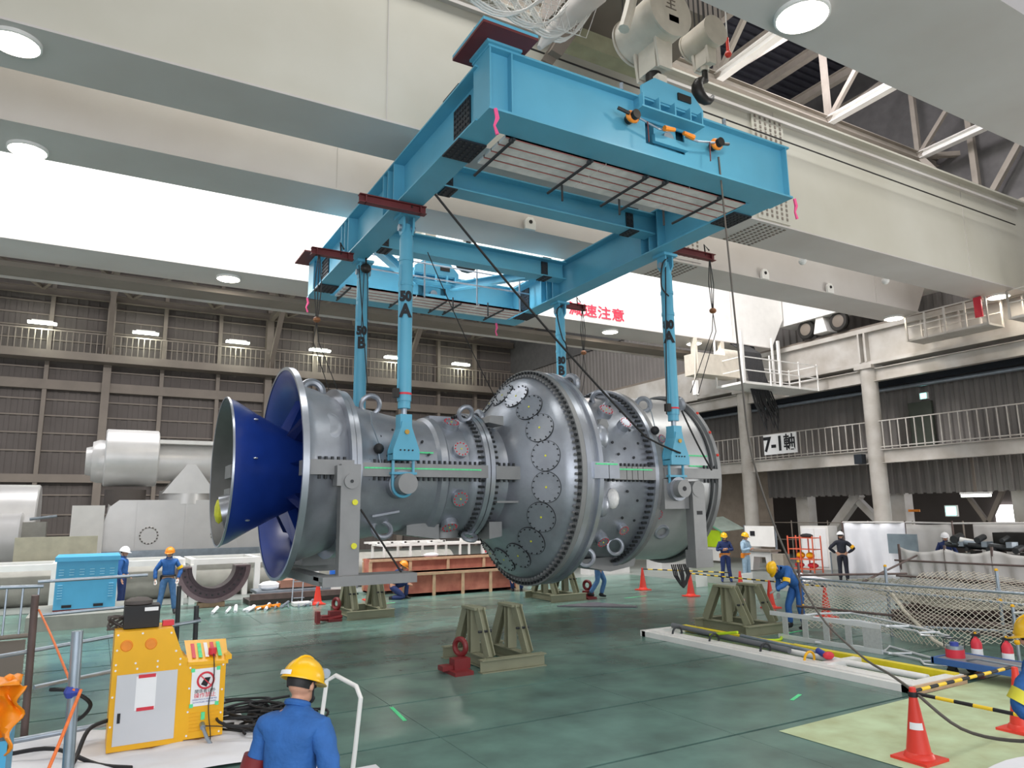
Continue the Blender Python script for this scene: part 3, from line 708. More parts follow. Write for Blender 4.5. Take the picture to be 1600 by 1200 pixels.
def crane_hook(x, y, z, s, par, nm='hook'):
    pts = [(x, y, z + .32 * s), (x, y, z + .1 * s)] + [(x + .19 * s * sin(a) - .02, y, z - .1 * s + .19 * s * cos(a)) for a in [-(2 * pi * k / 14) for k in range(1, 11)]]
    rr = [.05 * s, .06 * s] + [.07 * s, .085 * s, .1 * s, .11 * s, .11 * s, .1 * s, .085 * s, .07 * s, .05 * s, .025 * s]
    MB().tube(pts, rr, 10).build(nm, M_hookd, par, True)
b2 = hook_block(9.27, 8.83, 11.25, .62, 'small cream auxiliary hook block with a black open hook', False)
crane_hook(9.27, 8.83, 10.3, 1.05, b2)
MB().tube([(9.27, 8.83, 10.6), (9.27, 8.83, 10.75)], .08, 10).build('shank', M_hook, b2, True)
b3 = hook_block(7.95, 19.0, 11.2, 1.0, 'far cream main hook block above the far girder of the frame')
MB().cyl((7.95, 19, 9.6), (7.95, 19, 10.3), .16).build('shank', M_silver, b3, True)
b4 = thing('hook_block', 'far auxiliary hook block with black open hook seen inside the frame', 'hook block', (9.1, 19.2, 10.4), 0, 'crane hook blocks')
crane_hook(9.15, 18.6, 10.15, 1.5, b4)
MB().box(9.0, 18.5, 10.6, 9.3, 18.7, 11.2).build('crosshead', M_hook, b4)
MB().tube([(9.15, 18.6, 11.1), (9.15, 18.6, 14)], .02, 6).build('wire', M_rope, b4)
# red pendant plug
rp = thing('pendant_plug', 'red plug hanging on a pale cord beside the auxiliary hook', 'plug', (9.93, 8.83, 11.1))
MB().tube([(9.93, 8.83, 11.5), (9.95, 8.83, 13)], .015, 6).build('cord', M_white, rp)
MB().tube([(9.93, 8.83, 11.52), (9.93, 8.83, 11.25)], .03, 8).build('sleeve', M_red, rp)
MB().sphere((9.93, 8.83, 11.17), .07, 8).build('plug_body', M_red, rp, True)
# trolley underside and white net bundle at the top edge
tr = thing('crane_trolley', 'dark trolley underside with brackets at the top edge behind the hook block', 'trolley', (6.5, 9, 13.2))
MB().box(7.6, 9.9, 12.9, 11.0, 11.8, 13.6).build('frame', M_girt, tr)
MB().box(7.6, 10.9, 12.0, 9.8, 11.3, 12.4).build('guard', mat('yellowish_guard', (150, 148, 120), .6), tr)
MB().prism([(7.15, 11.55), (7.9, 12.9), (8.3, 12.9), (7.4, 11.5)], 'Y', 10.8, 10.95).build('bracket', M_girt, tr)
MB().prism([(7.15, 11.55), (7.9, 12.9), (8.3, 12.9), (7.4, 11.5)], 'Y', 11.15, 11.2).build('bracket', M_girt, tr)
MB().cyl((8.0, 11.2, 12.3), (9.2, 11.2, 12.1), .1).build('roller', M_girt, tr, True)
nt_ = thing('net_bundle', 'bundle of white safety netting and pale cloth hanging at the top edge', 'net', (4.8, 9.5, 12.2))
def net_curve(x0, x1, y, zt, d, n=14):
    return [Vector((x0 + (x1 - x0) * k / n, y, zt - d * sin(pi * k / n))) for k in range(n + 1)]
for j, (x0, x1, y, zt, d) in enumerate([(3.2, 5.4, 9.3, 11.35, .72), (3.9, 6.2, 9.4, 11.5, .86), (4.6, 6.8, 9.5, 11.65, .94), (5.2, 7.2, 9.6, 11.75, 1.0), (5.7, 7.3, 9.7, 11.8, .98)]):
    for q in range(3):
        MB().tube(net_curve(x0 + .04 * q, x1 + .04 * q, y, zt, d - .05 * q), .02, 6).build('net_rope', M_white, nt_, True)
m = MB()
for i in range(22):
    x0 = 3.3 + .15 * i
    m.tube([(x0, 9.35, 11.9), (x0 + .1, 9.4, 11.25), (x0 + .25, 9.45, 10.72 + .008 * i), (x0 + .6, 9.5, 10.95), (x0 + .95, 9.5, 11.9)], .006, 4)
for k in range(9):
    z = 10.75 + .1 * k; m.tube([(3.4 + .05 * k, 9.4, z + .1), (4.8, 9.4, z - .05), (6.0, 9.45, z), (7.0, 9.6, z + .3)], .006, 4)
m.build('net_mesh', M_white, nt_, kind='stuff')
MB().tube([(6.2, 9.75, 10.62), (6.35, 9.7, 10.85), (6.8, 9.6, 11.4), (7.3, 9.5, 12.0), (7.6, 9.5, 12.6)], [.05, .12, .2, .26, .3], 14).build('cloth_roll', M_sheet, nt_, True)
# ================================================================ GAS TURBINE
YC, ZC = 14.28, 3.33
O = (0, YC, ZC)
T = thing('gas_turbine', 'huge grey gas turbine with blue inlet hanging from the lifting frame', 'turbine', (8, YC, 1.3))
def L(prof, name, m, par=T, smooth=True, n=96, close=False):
    return MB().lathe(prof, O, 'X', n, close=close).build(name, m, par, smooth)
def P3(x, r, deg):            # point on the casing, 0 deg = side towards the camera, 90 = top
    a = R(deg); return Vector((x, YC - r * cos(a), ZC + r * sin(a)))
def N3(deg): a = R(deg); return Vector((0, -cos(a), sin(a)))
# inlet cone
ic = L([(1.95, 1.33), (1.96, 1.36), (2.1, 1.31), (2.5, 1.08), (2.9, .87), (3.3, .68), (3.7, .6), (3.7, .56), (3.3, .62), (2.9, .8), (2.5, 1.02), (2.1, 1.25), (1.95, 1.33)], 'inlet_cone', M_royal)
L([(1.93, 1.345), (1.93, 1.375), (1.965, 1.375), (1.965, 1.345)], 'cone_rim', M_steel2, ic, close=True)
L([(1.94, 1.335), (2.1, 1.235), (2.5, .99), (2.9, .77), (3.25, .6)], 'cone_lining', mat('dark_lining', (92, 92, 90), .5, .3), ic)
bh = L([(2.25, 0), (2.25, .3), (2.3, .42), (2.5, .45), (2.55, .55), (3.3, .6), (3.3, 0)], 'bearing_housing', M_flat)
MB().torus((2.3, YC, ZC + .62), .32, .09, (1, 0, .1), n=24).build('housing_pipe', M_steel2, bh, True)
for a in range(6): MB().bar(P3(2.45, .35, 30 + 60 * a), P3(2.45, .98, 30 + 60 * a), .3, .05, (1, 0, 0)).build('housing_vane', M_steel, bh)
MB().box(2.15, YC + .3, ZC - .1, 2.7, YC + 1.0, ZC + .15).build('housing_rib', M_flat, bh)
MB().box(2.15, YC + .3, ZC - .5, 2.7, YC + 1.0, ZC - .3).build('housing_rib', M_flat, bh)
MB().cyl((2.05, YC + .45, ZC - .78), (2.4, YC + .4, ZC - .7), .34, n=24).build('housing_cover', M_steel2, bh, True)
MB().sphere((2.0, YC + .35, ZC - .72), .16, 10, (.6, .8, 1.5)).build('yellow_bag', mat('yellow_bag', (214, 214, 60), .5, 0, .15, 12), bh, True, label='yellow plastic bag over a fitting')
for (dx, a) in ((0.35, 50), (.3, 8), (.28, -48)):
    p = P3(2.03 + dx, 1.36 - dx * .55, a); MB().sphere(p, .03, 8, (1.6, 1, .6)).build('lifting_stud', M_steel2, ic)
# bellmouth
bm = L([(2.98, 2.0), (2.96, 1.97), (3.02, 1.86), (3.15, 1.7), (3.4, 1.52), (3.8, 1.38), (4.1, 1.3), (4.1, 1.34)], 'bellmouth', M_royal)
L([(2.95, 1.96), (2.95, 2.015), (3.06, 2.015), (3.06, 1.9)], 'bellmouth_rim', M_steel2, bm)
for k in range(8):
    a = 8 + 45 * k
    p0 = P3(3.1, .66, a); p1 = P3(3.42, 1.44, a)
    m = MB(); dx = Vector((.2, 0, 0)); n_ = N3(a + 90) * .04; dx2 = Vector((.13, 0, 0))
    m.add([p0 - dx, p0 - n_, p0 + dx, p0 + n_, p1 - dx2, p1 - n_, p1 + dx2, p1 + n_], [(0, 3, 2, 1), (4, 5, 6, 7), (0, 1, 5, 4), (1, 2, 6, 5), (2, 3, 7, 6), (3, 0, 4, 7)])
    m.build('strut', M_royald if k % 2 else M_royal, bm)
# inlet casing
cas = L([(3.06, 1.95), (3.07, 1.86), (3.14, 1.77), (3.3, 1.68), (3.5, 1.63), (3.75, 1.54), (3.9, 1.48)], 'inlet_casing', M_steel)
L([(3.9, 1.42), (3.9, 1.66), (3.985, 1.66), (3.985, 1.42)], 'casing_flange', M_steel2, cas, close=True)
L([(4.0, 1.42), (4.0, 1.64), (4.09, 1.64), (4.09, 1.42)], 'casing_flange', M_steel2, cas, close=True)
MB().torus(P3(3.5, 1.58, 82), .2, .075, N3(8), n=24).build('lifting_eye', M_steel, cas, True)
dimp = MB().lathe([(0, .34), (.06, .3), (.1, .22), (.1, 0)], (0, 0, 0), 'Z', 24).build('dimple', M_steel, cas, True, world=False)
dimp.location = P3(3.5, 1.56, 30) - Vector(T.location); dimp.rotation_euler = N3(30).to_track_quat('Z', 'Y').to_euler()
dimp.scale = (.9, .9, .5)
# compressor casing
cc = L([(4.09, 1.5), (4.2, 1.4), (4.5, 1.32), (5.0, 1.22), (5.5, 1.14), (5.8, 1.12), (5.86, 1.19), (6.0, 1.2), (6.06, 1.13), (6.5, 1.12), (6.6, 1.2), (6.72, 1.22), (6.76, 1.3)], 'compressor_casing', M_steel)
L([(6.76, 1.1), (6.76, 1.34), (6.86, 1.34), (6.86, 1.1)], 'casing_flange', M_steel2, cc, close=True)
L([(6.88, 1.1), (6.88, 1.34), (6.98, 1.34), (6.98, 1.1)], 'casing_flange', M_steel2, cc, close=True)
def bolt_ring(xa, xb, r, n, s, par, name='flange_bolts', a0=0, a1=360, mm=M_dark):
    m = MB()
    for k in range(n):
        a = a0 + (a1 - a0) * (k + .5) / n; p = P3(0, r, a)
        m.cyl((xa, p.y, p.z), (xb, p.y, p.z), s, n=6)
    return m.build(name, mm, par, kind='stuff')
bolt_ring(6.64, 7.08, 1.27, 66, .03, cc)
# combustor neck and dome
nk = L([(6.98, 1.12), (7.2, 1.08), (7.4, 1.12), (7.45, 1.22)], 'diffuser_neck', M_steel)
dm = L([(7.4, 1.1), (7.46, 1.26), (7.58, 1.42), (8.12, 2.12), (8.22, 2.2), (8.36, 2.25)], 'combustor_dome', M_steel)
L([(8.36, 2.2), (8.36, 2.42), (8.47, 2.42), (8.47, 2.2)], 'dome_flange', M_flat, dm, close=True)
L([(8.49, 2.2), (8.49, 2.4), (8.62, 2.4), (8.62, 2.2)], 'dome_flange', M_steel2, dm, close=True)
bolt_ring(8.31, 8.37, 2.36, 110, .034, dm); bolt_ring(8.28, 8.37, 2.285, 110, .03, dm, mm=M_flat)
cov0 = None
for k in range(18):
    a = 10 + 20 * k
    # plane tangent to the dome at r = 1.72
    c = P3(7.885, 1.83, a); nrm = (N3(a) * .61 + Vector((-.79, 0, 0))).normalized()
    d, s_, u_ = frame_of(nrm)
    cv = MB().cyl(c - d * .05, c + d * .012, .31, n=32).build('combustor_cover', M_steel, dm, True)
    MB().cyl(c - d * .05, c + d * .006, .32, n=32).build('cover_gap', M_dark, cv, True)
    m = MB()
    for q in range(14):
        t = 2 * pi * q / 14; p = c + (s_ * cos(t) + u_ * sin(t)) * .285; m.cyl(p + d * .01, p + d * .035, .016, n=6)
    m.build('cover_bolts', M_dark, cv, kind='stuff')
    MB().cyl(c + d * .01, c + d * .02, .022, n=8).build('yellow_mark', M_mark, cv)
# combustor casing behind the dome, tapering
c2 = L([(8.62, 2.36), (8.8, 2.34), (8.82, 2.26), (9.0, 2.22), (9.2, 2.05), (9.5, 1.9), (10.0, 1.9), (10.5, 1.93)], 'turbine_casing', M_steel)
L([(8.8, 2.3), (8.8, 2.4), (8.9, 2.4), (8.9, 2.3)], 'casing_band', M_steel2, c2, close=True)
L([(10.5, 1.8), (10.5, 2.12), (10.6, 2.12), (10.6, 1.8)], 'casing_flange', M_steel2, c2, close=True)
L([(10.62, 1.8), (10.62, 2.1), (10.74, 2.1), (10.74, 1.8)], 'casing_flange', M_flat, c2, close=True)
bolt_ring(10.38, 10.5, 2.03, 96, .034, c2)
# exhaust casing
ecs = L([(10.74, 1.98), (11.4, 1.98), (12.4, 2.0)], 'exhaust_casing', mat('bright_cast_steel', (196, 196, 196), .34, .55, .08, 2))
L([(12.38, 1.8), (12.38, 2.1), (12.48, 2.1), (12.48, 1.8)], 'exhaust_flange', M_flat, ecs, close=True)
L([(12.47, 2.0), (12.47, 0)], 'exhaust_cover', M_flat, ecs)
L([(12.24, 2.0), (12.24, 2.03), (12.3, 2.03), (12.3, 2.0)], 'edge_band', M_dark, ecs, close=True)
for a in (62, 45, 28, 12): p = P3(12.43, 2.11, a); MB().sphere(p, .035, 8).build('orange_mark', M_red, ecs)
# little holes and studs dotted over the turbine casing
m = MB()
for (x, a) in [(9.7, 62), (9.9, 70), (10.1, 55), (10.25, 48), (9.75, 50), (10.2, 30), (9.7, 12), (9.9, 16), (10.1, 10), (9.6, 20), (10.3, 20), (9.5, -15), (9.9, -12), (10.2, -18), (9.9, -30), (10.25, -32), (9.7, 80), (10.0, 84), (10.2, 76), (9.4, 40), (9.5, 32)]:
    p = P3(x, 1.9, a); q = p + N3(a) * .03; m.cyl(p, q, .03, n=8)
m.build('plug_studs', M_dark, c2, kind='stuff')
m = MB()
for (x, a) in [(4.6, 30), (4.7, 12), (5.2, 22), (5.35, 10), (5.5, 30), (4.9, 40), (5.6, 16), (4.5, -20), (6.9, 30)]:
    p = P3(x, 1.2 + .15 * (5.0 - x) if x < 5.2 else 1.15, a); m.cyl(p, p + N3(a) * .04, .025, n=8)
m.build('plug_studs', M_dark, cc, kind='stuff')
# ports with covers
def port(x, r, deg, rad, h, par, red=True, mm=M_steel, mark=True, tilt=0):
    n_ = (N3(deg) + Vector((tilt, 0, 0))).normalized(); c = P3(x, r, deg); d, s_, u_ = frame_of(n_)
    o = MB().cyl(c - d * .15, c + d * h, rad * 1.05, rad, 28).build('port', mm, par, True)
    MB().cyl(c + d * h, c + d * (h + .03), rad * 1.04, n=28).build('port_cover', M_steel2, o, True)
    m = MB(); q = 12
    for k in range(q):
        t = 2 * pi * k / q; p = c + d * (h + .03) + (s_ * cos(t) + u_ * sin(t)) * rad * .85; m.cyl(p, p + d * .012, rad * .1, n=6)
    m.build('cover_bolts', M_redp if red else M_dark, o, kind='stuff')
    if mark: MB().cyl(c + d * (h + .03), c + d * (h + .04), rad * .1, n=8).build('yellow_mark', M_mark, o)
    return o
port(6.3, 1.1, 22, .16, .1, cc); port(6.3, 1.1, 58, .17, .12, cc); port(6.3, 1.1, -26, .16, .1, cc); port(6.3, 1.1, -62, .17, .12, cc); port(6.2, 1.1, 96, .2, .1, cc)
port(9.75, 1.85, 45, .17, .14, c2); port(10.05, 1.85, 33, .14, .18, c2, mark=False); port(9.55, 1.9, -46, .14, .12, c2); port(10.0, 1.85, -38, .12, .12, c2); port(10.75, 1.95, -26, .12, .08, c2); port(10.9, 1.95, 22, .1, .1, ecs)
bl = MB().sphere(P3(9.45, 2.0, -16), .19, 12, (.8, .7, 1.15)).build('wrapped_port', mat('white_plastic', (226, 224, 222), .35, 0, .1, 14, .4, 20), c2, True, label='port wrapped in white plastic')
for (x, a, r_) in ((9.25, 22, .22), (9.2, -20, .2)): MB().sphere(P3(x, 1.98, a), r_, 14, (1, .8, 1.3)).build('boss', M_steel, c2, True)
vb = MB().prism([(-.12, 0), (.12, 0), (.12, .2), (0, .28), (-.12, .2)], 'Y', 0, .3).build('vane_box', M_flat, c2, world=False)
vb.location = P3(9.35, 1.98, 28) - Vector(T.location); vb.rotation_euler = (0, R(35), 0)
# lifting rings and hooks around the casing
def eye(x, r, deg, Rr, rr, par, ax=(0, 0, 1)):
    c = P3(x, r, deg); MB().torus(c, Rr, rr, ax, n=24).build('lifting_ring', M_steel, par, True)
eye(4.6, 1.42, 70, .19, .05, cc, (0, .94, .34)); eye(6.62, 1.42, 62, .15, .05, cc, (0, .9, .4)); eye(7.1, 1.25, 75, .14, .07, nk, (1, .2, 0))
eye(4.75, 1.4, -52, .18, .05, cc, (0, .7, -.5)); eye(6.75, 1.42, -66, .14, .045, cc, (0, .5, -.8)); eye(9.0, 2.3, 60, .17, .08, c2, (1, .3, 0))
eye(9.9, 2.0, 60, .18, .055, c2, (.5, .7, .3)); eye(9.1, 2.25, -52, .17, .05, c2, (.3, .8, 0)); eye(10.0, 2.0, -52, .17, .045, c2, (.3, .8, 0))
eye(10.95, 2.06, 52, .16, .06, ecs, (.5, .7, 0)); eye(12.2, 2.05, 58, .14, .08, ecs, (1, .1, .2)); eye(11.1, 2.0, -40, .15, .04, ecs, (.2, .8, .6))
MB().bar(P3(4.5, 1.33, -40), P3(5.05, 1.25, -38), .04, .04).build('handle_bar', M_steel, cc)
# horizontal joint flange, near and far side
for s in (-1, 1):
    def jf(x0, x1, r0, r1, z0, z1, mm=M_flat):
        return MB().box(x0, YC + s * r0, z0, x1, YC + s * r1, z1).build('joint_flange', mm, T)
    f1 = jf(3.05, 3.9, 1.3, 1.78, ZC - .13, ZC + .13)
    f2 = jf(3.9, 6.76, 1.0, 1.42, ZC - .13, ZC + .12)
    f3 = jf(6.98, 7.62, 1.0, 1.36, ZC - .15, ZC + .12)
    f4 = jf(8.62, 9.25, 2.1, 2.46, ZC - .16, ZC + .17, M_steel2)
    f5 = jf(9.25, 10.5, 1.8, 2.12, ZC - .16, ZC + .12)
    f6 = jf(10.74, 12.43, 1.85, 2.14, ZC - .11, ZC + .11)
    for f, x0, x1, r_ in ((f2, 4.2, 6.7, 1.33), (f3, 7.0, 7.6, 1.25), (f4, 8.65, 9.2, 2.3), (f5, 9.3, 10.45, 2.02), (f6, 12.0, 12.5, 2.05), (f1, 3.2, 3.85, 1.68)):
        m = MB(); x = x0
        while x < x1:
            for zz in ((ZC + .1, ZC + .19), (ZC - .2, ZC - .12)):
                m.cyl((x, YC + s * r_, zz[0]), (x, YC + s * r_, zz[1]), .03, n=6)
            x += .11
        m.build('joint_bolts', M_dark, f, kind='stuff')
    for x in (9.7, 9.85, 10.0, 10.15, 8.98): MB().box(x, YC + s * 2.1, ZC - .16, x + .008, YC + s * 2.125 if x > 9 else YC + s * 2.465, ZC + .12).build('joint_seam', M_rope, f5)
    # trunnions
    for x, y0, y1, z, r_ in ((4.93, 1.1, 1.75, 3.06, .19), (11.03, 1.9, 2.42, 2.98, .19)):
        t_ = MB().cyl((x, YC + s * y0, z), (x, YC + s * y1, z), r_, n=36).build('trunnion', M_flat, T, True)
        MB().cyl((x, YC + s * y0, z), (x, YC + s * (y0 + .35), z), r_ * 1.35, n=36).build('trunnion_collar', M_steel, t_, True)
        if x > 8: MB().cyl((x, YC + s * y1, z), (x, YC + s * (y1 + .01), z), .05, n=16).build('trunnion_bore', M_txt, t_)
    # left support leg
    yl = YC + s * 1.82
    lg = MB().box(3.63, yl - .1, 1.5, 3.98, yl + .1, 3.38).build('support_leg', M_flat, T)
    MB().box(3.55, yl - .13, 3.0, 3.63, yl + .13, 3.35).build('leg_gusset', M_flat, lg)
    MB().cyl((3.81, yl - .14 * 1, 3.08), (3.81, yl + .14, 3.08), .13, n=28).build('pivot_pin', M_flat, lg, True)
    MB().cyl((3.81, yl - .15, 3.08), (3.81, yl - .145, 3.08), .03, n=12).build('pin_centre', M_dark, lg)
    for z in (2.72, 1.98): MB().cyl((3.88, yl - .13, z), (3.88, yl - .1, z), .05, n=16).build('yellow_bolt', M_mark, lg, True)
    MB().box(3.3, yl - .35, 1.42, 4.95, yl + .25, 1.5).build('base_plate', M_flat, lg)
    MB().box(3.3, yl - .35, 1.34, 4.95, yl - .3, 1.42).build('base_rib', M_flat, lg)
    # right support leg
    yr = YC + s * 2.12
    lg = MB().box(11.42, yr - .12, 1.55, 11.78, yr + .12, 3.0).build('support_leg', M_flat, T)
    MB().cyl((11.6, yr - .13, 2.98), (11.6, yr + .13, 2.98), .18, n=28).build('leg_head', M_flat, lg, True)
    MB().box(11.38, yr - .16, 1.28, 11.88, yr + .16, 1.66).build('leg_foot', M_flat, lg)
    MB().box(11.52, yr - .125, 2.42, 11.68, yr - .119, 2.5).build('leg_slot', M_txt, lg)
    MB().box(10.7, yr - .02, 2.55, 11.4, yr + .3, 3.2).build('side_bracket', M_flat, T)
MB().box(3.3, YC - 1.9, 1.34, 3.6, YC + 1.9, 1.48).build('cross_beam', M_flat, T)
MB().box(3.7, YC + .9, 1.5, 4.4, YC + 1.5, 2.0).build('drain_box', M_flat, T)
MB().cyl((6.4, YC, ZC - 1.32), (6.4, YC, ZC - 1.1), .36, n=28).build('drain_port', M_flat, T, True)
MB().prism([(5.4, 2.35), (5.4, 2.1), (6.1, 2.0), (6.1, 2.3)], 'Y', YC - .5, YC + .3).build('bottom_duct', M_flat, T)
MB().prism([(9.4, 1.45), (11.2, 1.5), (11.1, 1.25), (10.4, 1.15), (9.6, 1.3)], 'Y', YC - .5, YC + .5).build('bottom_duct', M_flat, T)
MB().prism([(7.0, ZC + 1.05), (7.35, ZC + 1.0), (7.35, ZC + 1.2), (7.05, ZC + 1.2)], 'Y', YC - 1.0, YC - .5).build('neck_bracket', M_flat, T)
MB().prism([(7.1, ZC - 1.35), (7.4, ZC - 1.3), (7.4, ZC - 1.0), (7.1, ZC - 1.0)], 'Y', YC - .8, YC - .3).build('neck_bracket', M_flat, T)
MB().box(7.05, YC - 1.25, ZC - .62, 7.55, YC - 1.05, ZC - .58).build('neck_rib', M_flat, T)
# raised longitudinal ribs and cover on top of the compressor
MB().box(5.95, YC - .3, ZC + 1.08, 6.45, YC + .3, ZC + 1.22).build('top_cover', M_steel, T)
# green marker lines
for (x0, x1, r_, a) in ((5.15, 5.7, 1.17, 18), (10.9, 12.2, 2.005, 12), (11.6, 12.3, 2.005, 5), (8.65, 9.2, 2.47, 3), (9.4, 10.4, 2.13, 1.5), (4.2, 6.6, 1.425, 1)):
    MB().bar(P3(x0, r_, a), P3(x1, r_, a), .012, .03).build('green_mark', M_green, T)
bgs = thing('chain_block', 'small black ball-shaped chain block hanging from the casing ring by 50 A', 'chain block', (4.55, 12.9, 3.8), 0, 'black chain blocks on the casing')
MB().sphere((4.5, 12.95, 3.72), .1, 12).build('body', M_black, bgs, True); MB().tube([(4.5, 12.95, 3.82), (4.4, 13.1, 4.2), (4.45, 13.3, 4.45)], .014, 5).build('chain', M_galv, bgs)
MB().tube([(4.5, 12.95, 3.65), (4.52, 12.9, 3.45)], .014, 5).build('tail_chain', M_galv, bgs)
bgs = thing('chain_block', 'small black ball-shaped chain block hanging on the exhaust casing near 80 A', 'chain block', (10.7, 12.4, 4.3), 0, 'black chain blocks on the casing')
MB().sphere((10.7, 12.35, 4.28), .1, 12).build('body', M_black, bgs, True); MB().tube([(10.7, 12.35, 4.36), (10.75, 12.5, 4.7), (10.8, 12.7, 5.0)], .014, 5).build('chain', M_galv, bgs)
wire([(4.0, 12.4, 2.6), (4.75, 12.35, 1.5)], 'black guide rope from the left support leg to its base plate', .018)
# black hose bundle hanging under the right leg over the cone
hbz = thing('hose_bundle', 'bundle of black hoses hanging under the right support leg', 'hoses', (11.35, 12.4, 1.3))
for k in range(9):
    a = -.22 + .055 * k
    MB().tube([(11.25 + a, 12.4, 1.35), (11.25 + a * 1.1, 12.3 + .02 * (k % 3), 1.12), (11.25 + a * .4, 12.3, .93), (11.25, 12.3, .86)], .017, 6).build('hose', M_black, hbz, True)
# ================================================================ PEOPLE
def skin_mesh(chains, sub=1, extra=None):
    """chains: lists of (x,y,z,r); equal points are welded; returns a mesh grown by Skin"""
    vs = []; rs = []; es = set(); idx = {}
    def vid(p):
        k = (round(p[0], 4), round(p[1], 4), round(p[2], 4))
        if k not in idx: idx[k] = len(vs); vs.append(k); rs.append(p[3])
        return idx[k]
    for ch in chains:
        ids = [vid(p) for p in ch]
        for a, b in zip(ids, ids[1:]):
            if a != b: es.add((min(a, b), max(a, b)))
    me = bpy.data.meshes.new('skin_source'); me.from_pydata(vs, sorted(es), []); me.update()
    o = bpy.data.objects.new('skin_source', me); COL.objects.link(o)
    o.modifiers.new('skin', 'SKIN')
    lay = me.skin_vertices[0].data
    for i, r in enumerate(rs):
        rr = r if isinstance(r, (tuple, list)) else (r, r); lay[i].radius = rr; lay[i].use_root = (i == 0)
    s = o.modifiers.new('sub', 'SUBSURF'); s.levels = sub; s.render_levels = sub
    dg = bpy.context.evaluated_depsgraph_get()
    out = bpy.data.meshes.new_from_object(o.evaluated_get(dg))
    bpy.data.objects.remove(o); bpy.data.meshes.remove(me)
    return out
def mesh_obj(name, me, mm, par, smooth=True):
    me.materials.clear(); me.materials.append(mm)
    if smooth: me.polygons.foreach_set('use_smooth', [True] * len(me.polygons))
    o = bpy.data.objects.new(name, me); COL.objects.link(o); o.parent = par; return o
def lerp(a, b, t): return tuple(a[i] + (b[i] - a[i]) * t for i in range(3))
STAND = dict(pelvis=(0, 0, .93), waist=(0, 0, 1.08), chest=(0, .01, 1.28), neck=(0, -.01, 1.43), head=(0, .02, 1.57),
             shL=(-.165, 0, 1.355), elL=(-.22, -.03, 1.1), wrL=(-.23, .05, .86), shR=(.165, 0, 1.355), elR=(.22, -.03, 1.1), wrR=(.23, .05, .86),
             hipL=(-.09, 0, .9), knL=(-.1, .02, .49), anL=(-.11, 0, .09), hipR=(.09, 0, .9), knR=(.1, .02, .49), anR=(.11, 0, .09), look=(0, 1, 0), hd=(0, 0, -1))
def person(label, loc, face, pose, top, bottom, helmet, group=None, boots=M_black, belt=None, band=None, detail=False, gloves=None, scale=1.0):
    P = dict(STAND); P.update(pose)
    rz = math.atan2(face[1], face[0]) - pi / 2
    t = thing('person', label, 'person', loc, rz, group); t.scale = (scale,) * 3
    j = P; V_ = Vector
    head = V_(j['head']); neck = V_(j['neck']); look = V_(j['look']).normalized()
    up = (head - neck).normalized(); side = look.cross(up).normalized(); look = up.cross(side).normalized()
    # body: one surface
    c = [(*j['pelvis'], (.15, .11)), (*j['waist'], (.135, .1)), (*j['chest'], (.15, .11)), (*lerp(j['chest'], j['neck'], .7), (.08, .072)), (*j['neck'], .055), (*lerp(j['neck'], j['head'], .6), .055)]
    ch = [c]
    for s in 'LR':
        top_c = (*lerp(j['chest'], j['neck'], .7), (.08, .072))
        ch.append([top_c, (*j['sh' + s], .058), (*lerp(j['sh' + s], j['el' + s], .5), .05), (*j['el' + s], .04), (*lerp(j['el' + s], j['wr' + s], .4), .038), (*j['wr' + s], .027)])
        w_ = V_(j['wr' + s]); e_ = V_(j['el' + s]); fd = (w_ - e_).normalized() if 'hand' + s not in P else V_(P['hand' + s]).normalized()
        palm = w_ + fd * .05
        ch.append([(*w_, .027), (*palm, (.03, .02))])
        sx = side if s == 'R' else -side
        sd = fd.cross(look); sd = sd.normalized() if sd.length > .1 else side
        for k, (o_, ln) in enumerate(((-.027, .062), (-.009, .074), (.009, .07), (.027, .055))):
            r0 = palm + sd * o_ * .9 + fd * .02; r1 = r0 + fd * ln * .5 + look * .004; r2 = r1 + (fd * .75 + look * .5).normalized() * ln * .5
            ch.append([(*palm, (.03, .02)), (*r0, .011), (*r1, .0095), (*r2, .008)])
        th = w_ + fd * .025 + look * .022; ch.append([(*w_, .027), (*th, .012), (*(th + fd * .035 + look * .022), .01)])
        ch.append([(*j['pelvis'], (.15, .11)), (*j['hip' + s], .09), (*lerp(j['hip' + s], j['kn' + s], .5), .075), (*j['kn' + s], .055), (*lerp(j['kn' + s], j['an' + s], .4), .052), (*j['an' + s], .036)])
    me = skin_mesh(ch, 1)
    # head with nose, ears, brow, jaw, joined and fused by voxel remesh
    b = MB()
    def hp_(x, y, z): return head + side * x + look * y + up * z
    def blob(cx, cy, cz, rx, ry, rz_, n=14):
        m_ = n // 2; vs = []; fs = []
        for i in range(m_ + 1):
            ph = pi * i / m_
            for k in range(n):
                q = 2 * pi * k / n; vs.append(hp_(cx + rx * sin(ph) * cos(q), cy + ry * sin(ph) * sin(q), cz + rz_ * cos(ph)))
        for i in range(m_):
            for k in range(n): fs.append((i * n + k, (i + 1) * n + k, (i + 1) * n + (k + 1) % n, i * n + (k + 1) % n))
        b.add(vs, fs)
    blob(0, -.01, .02, .076, .095, .095); blob(0, .03, -.045, .056, .062, .072); blob(0, .1, -.012, .014, .02, .026, 8); blob(0, .08, .03, .05, .016, .014, 8)
    blob(0, .088, -.058, .026, .014, .011, 8); blob(-.078, 0, -.005, .012, .02, .03, 8); blob(.078, 0, -.005, .012, .02, .03, 8); blob(0, -.005, -.1, .05, .05, .06, 10)
    nv = len(me.vertices)
    vs = [v.co.copy() for v in me.vertices] + [Vector(v) for v in b.v]; fs = [tuple(p.vertices) for p in me.polygons] + [tuple(i + nv for i in f) for f in b.f]
    me2 = bpy.data.meshes.new('body'); me2.from_pydata(vs, [], fs); me2.update()
    body = mesh_obj('body', me2, M_skin, t)
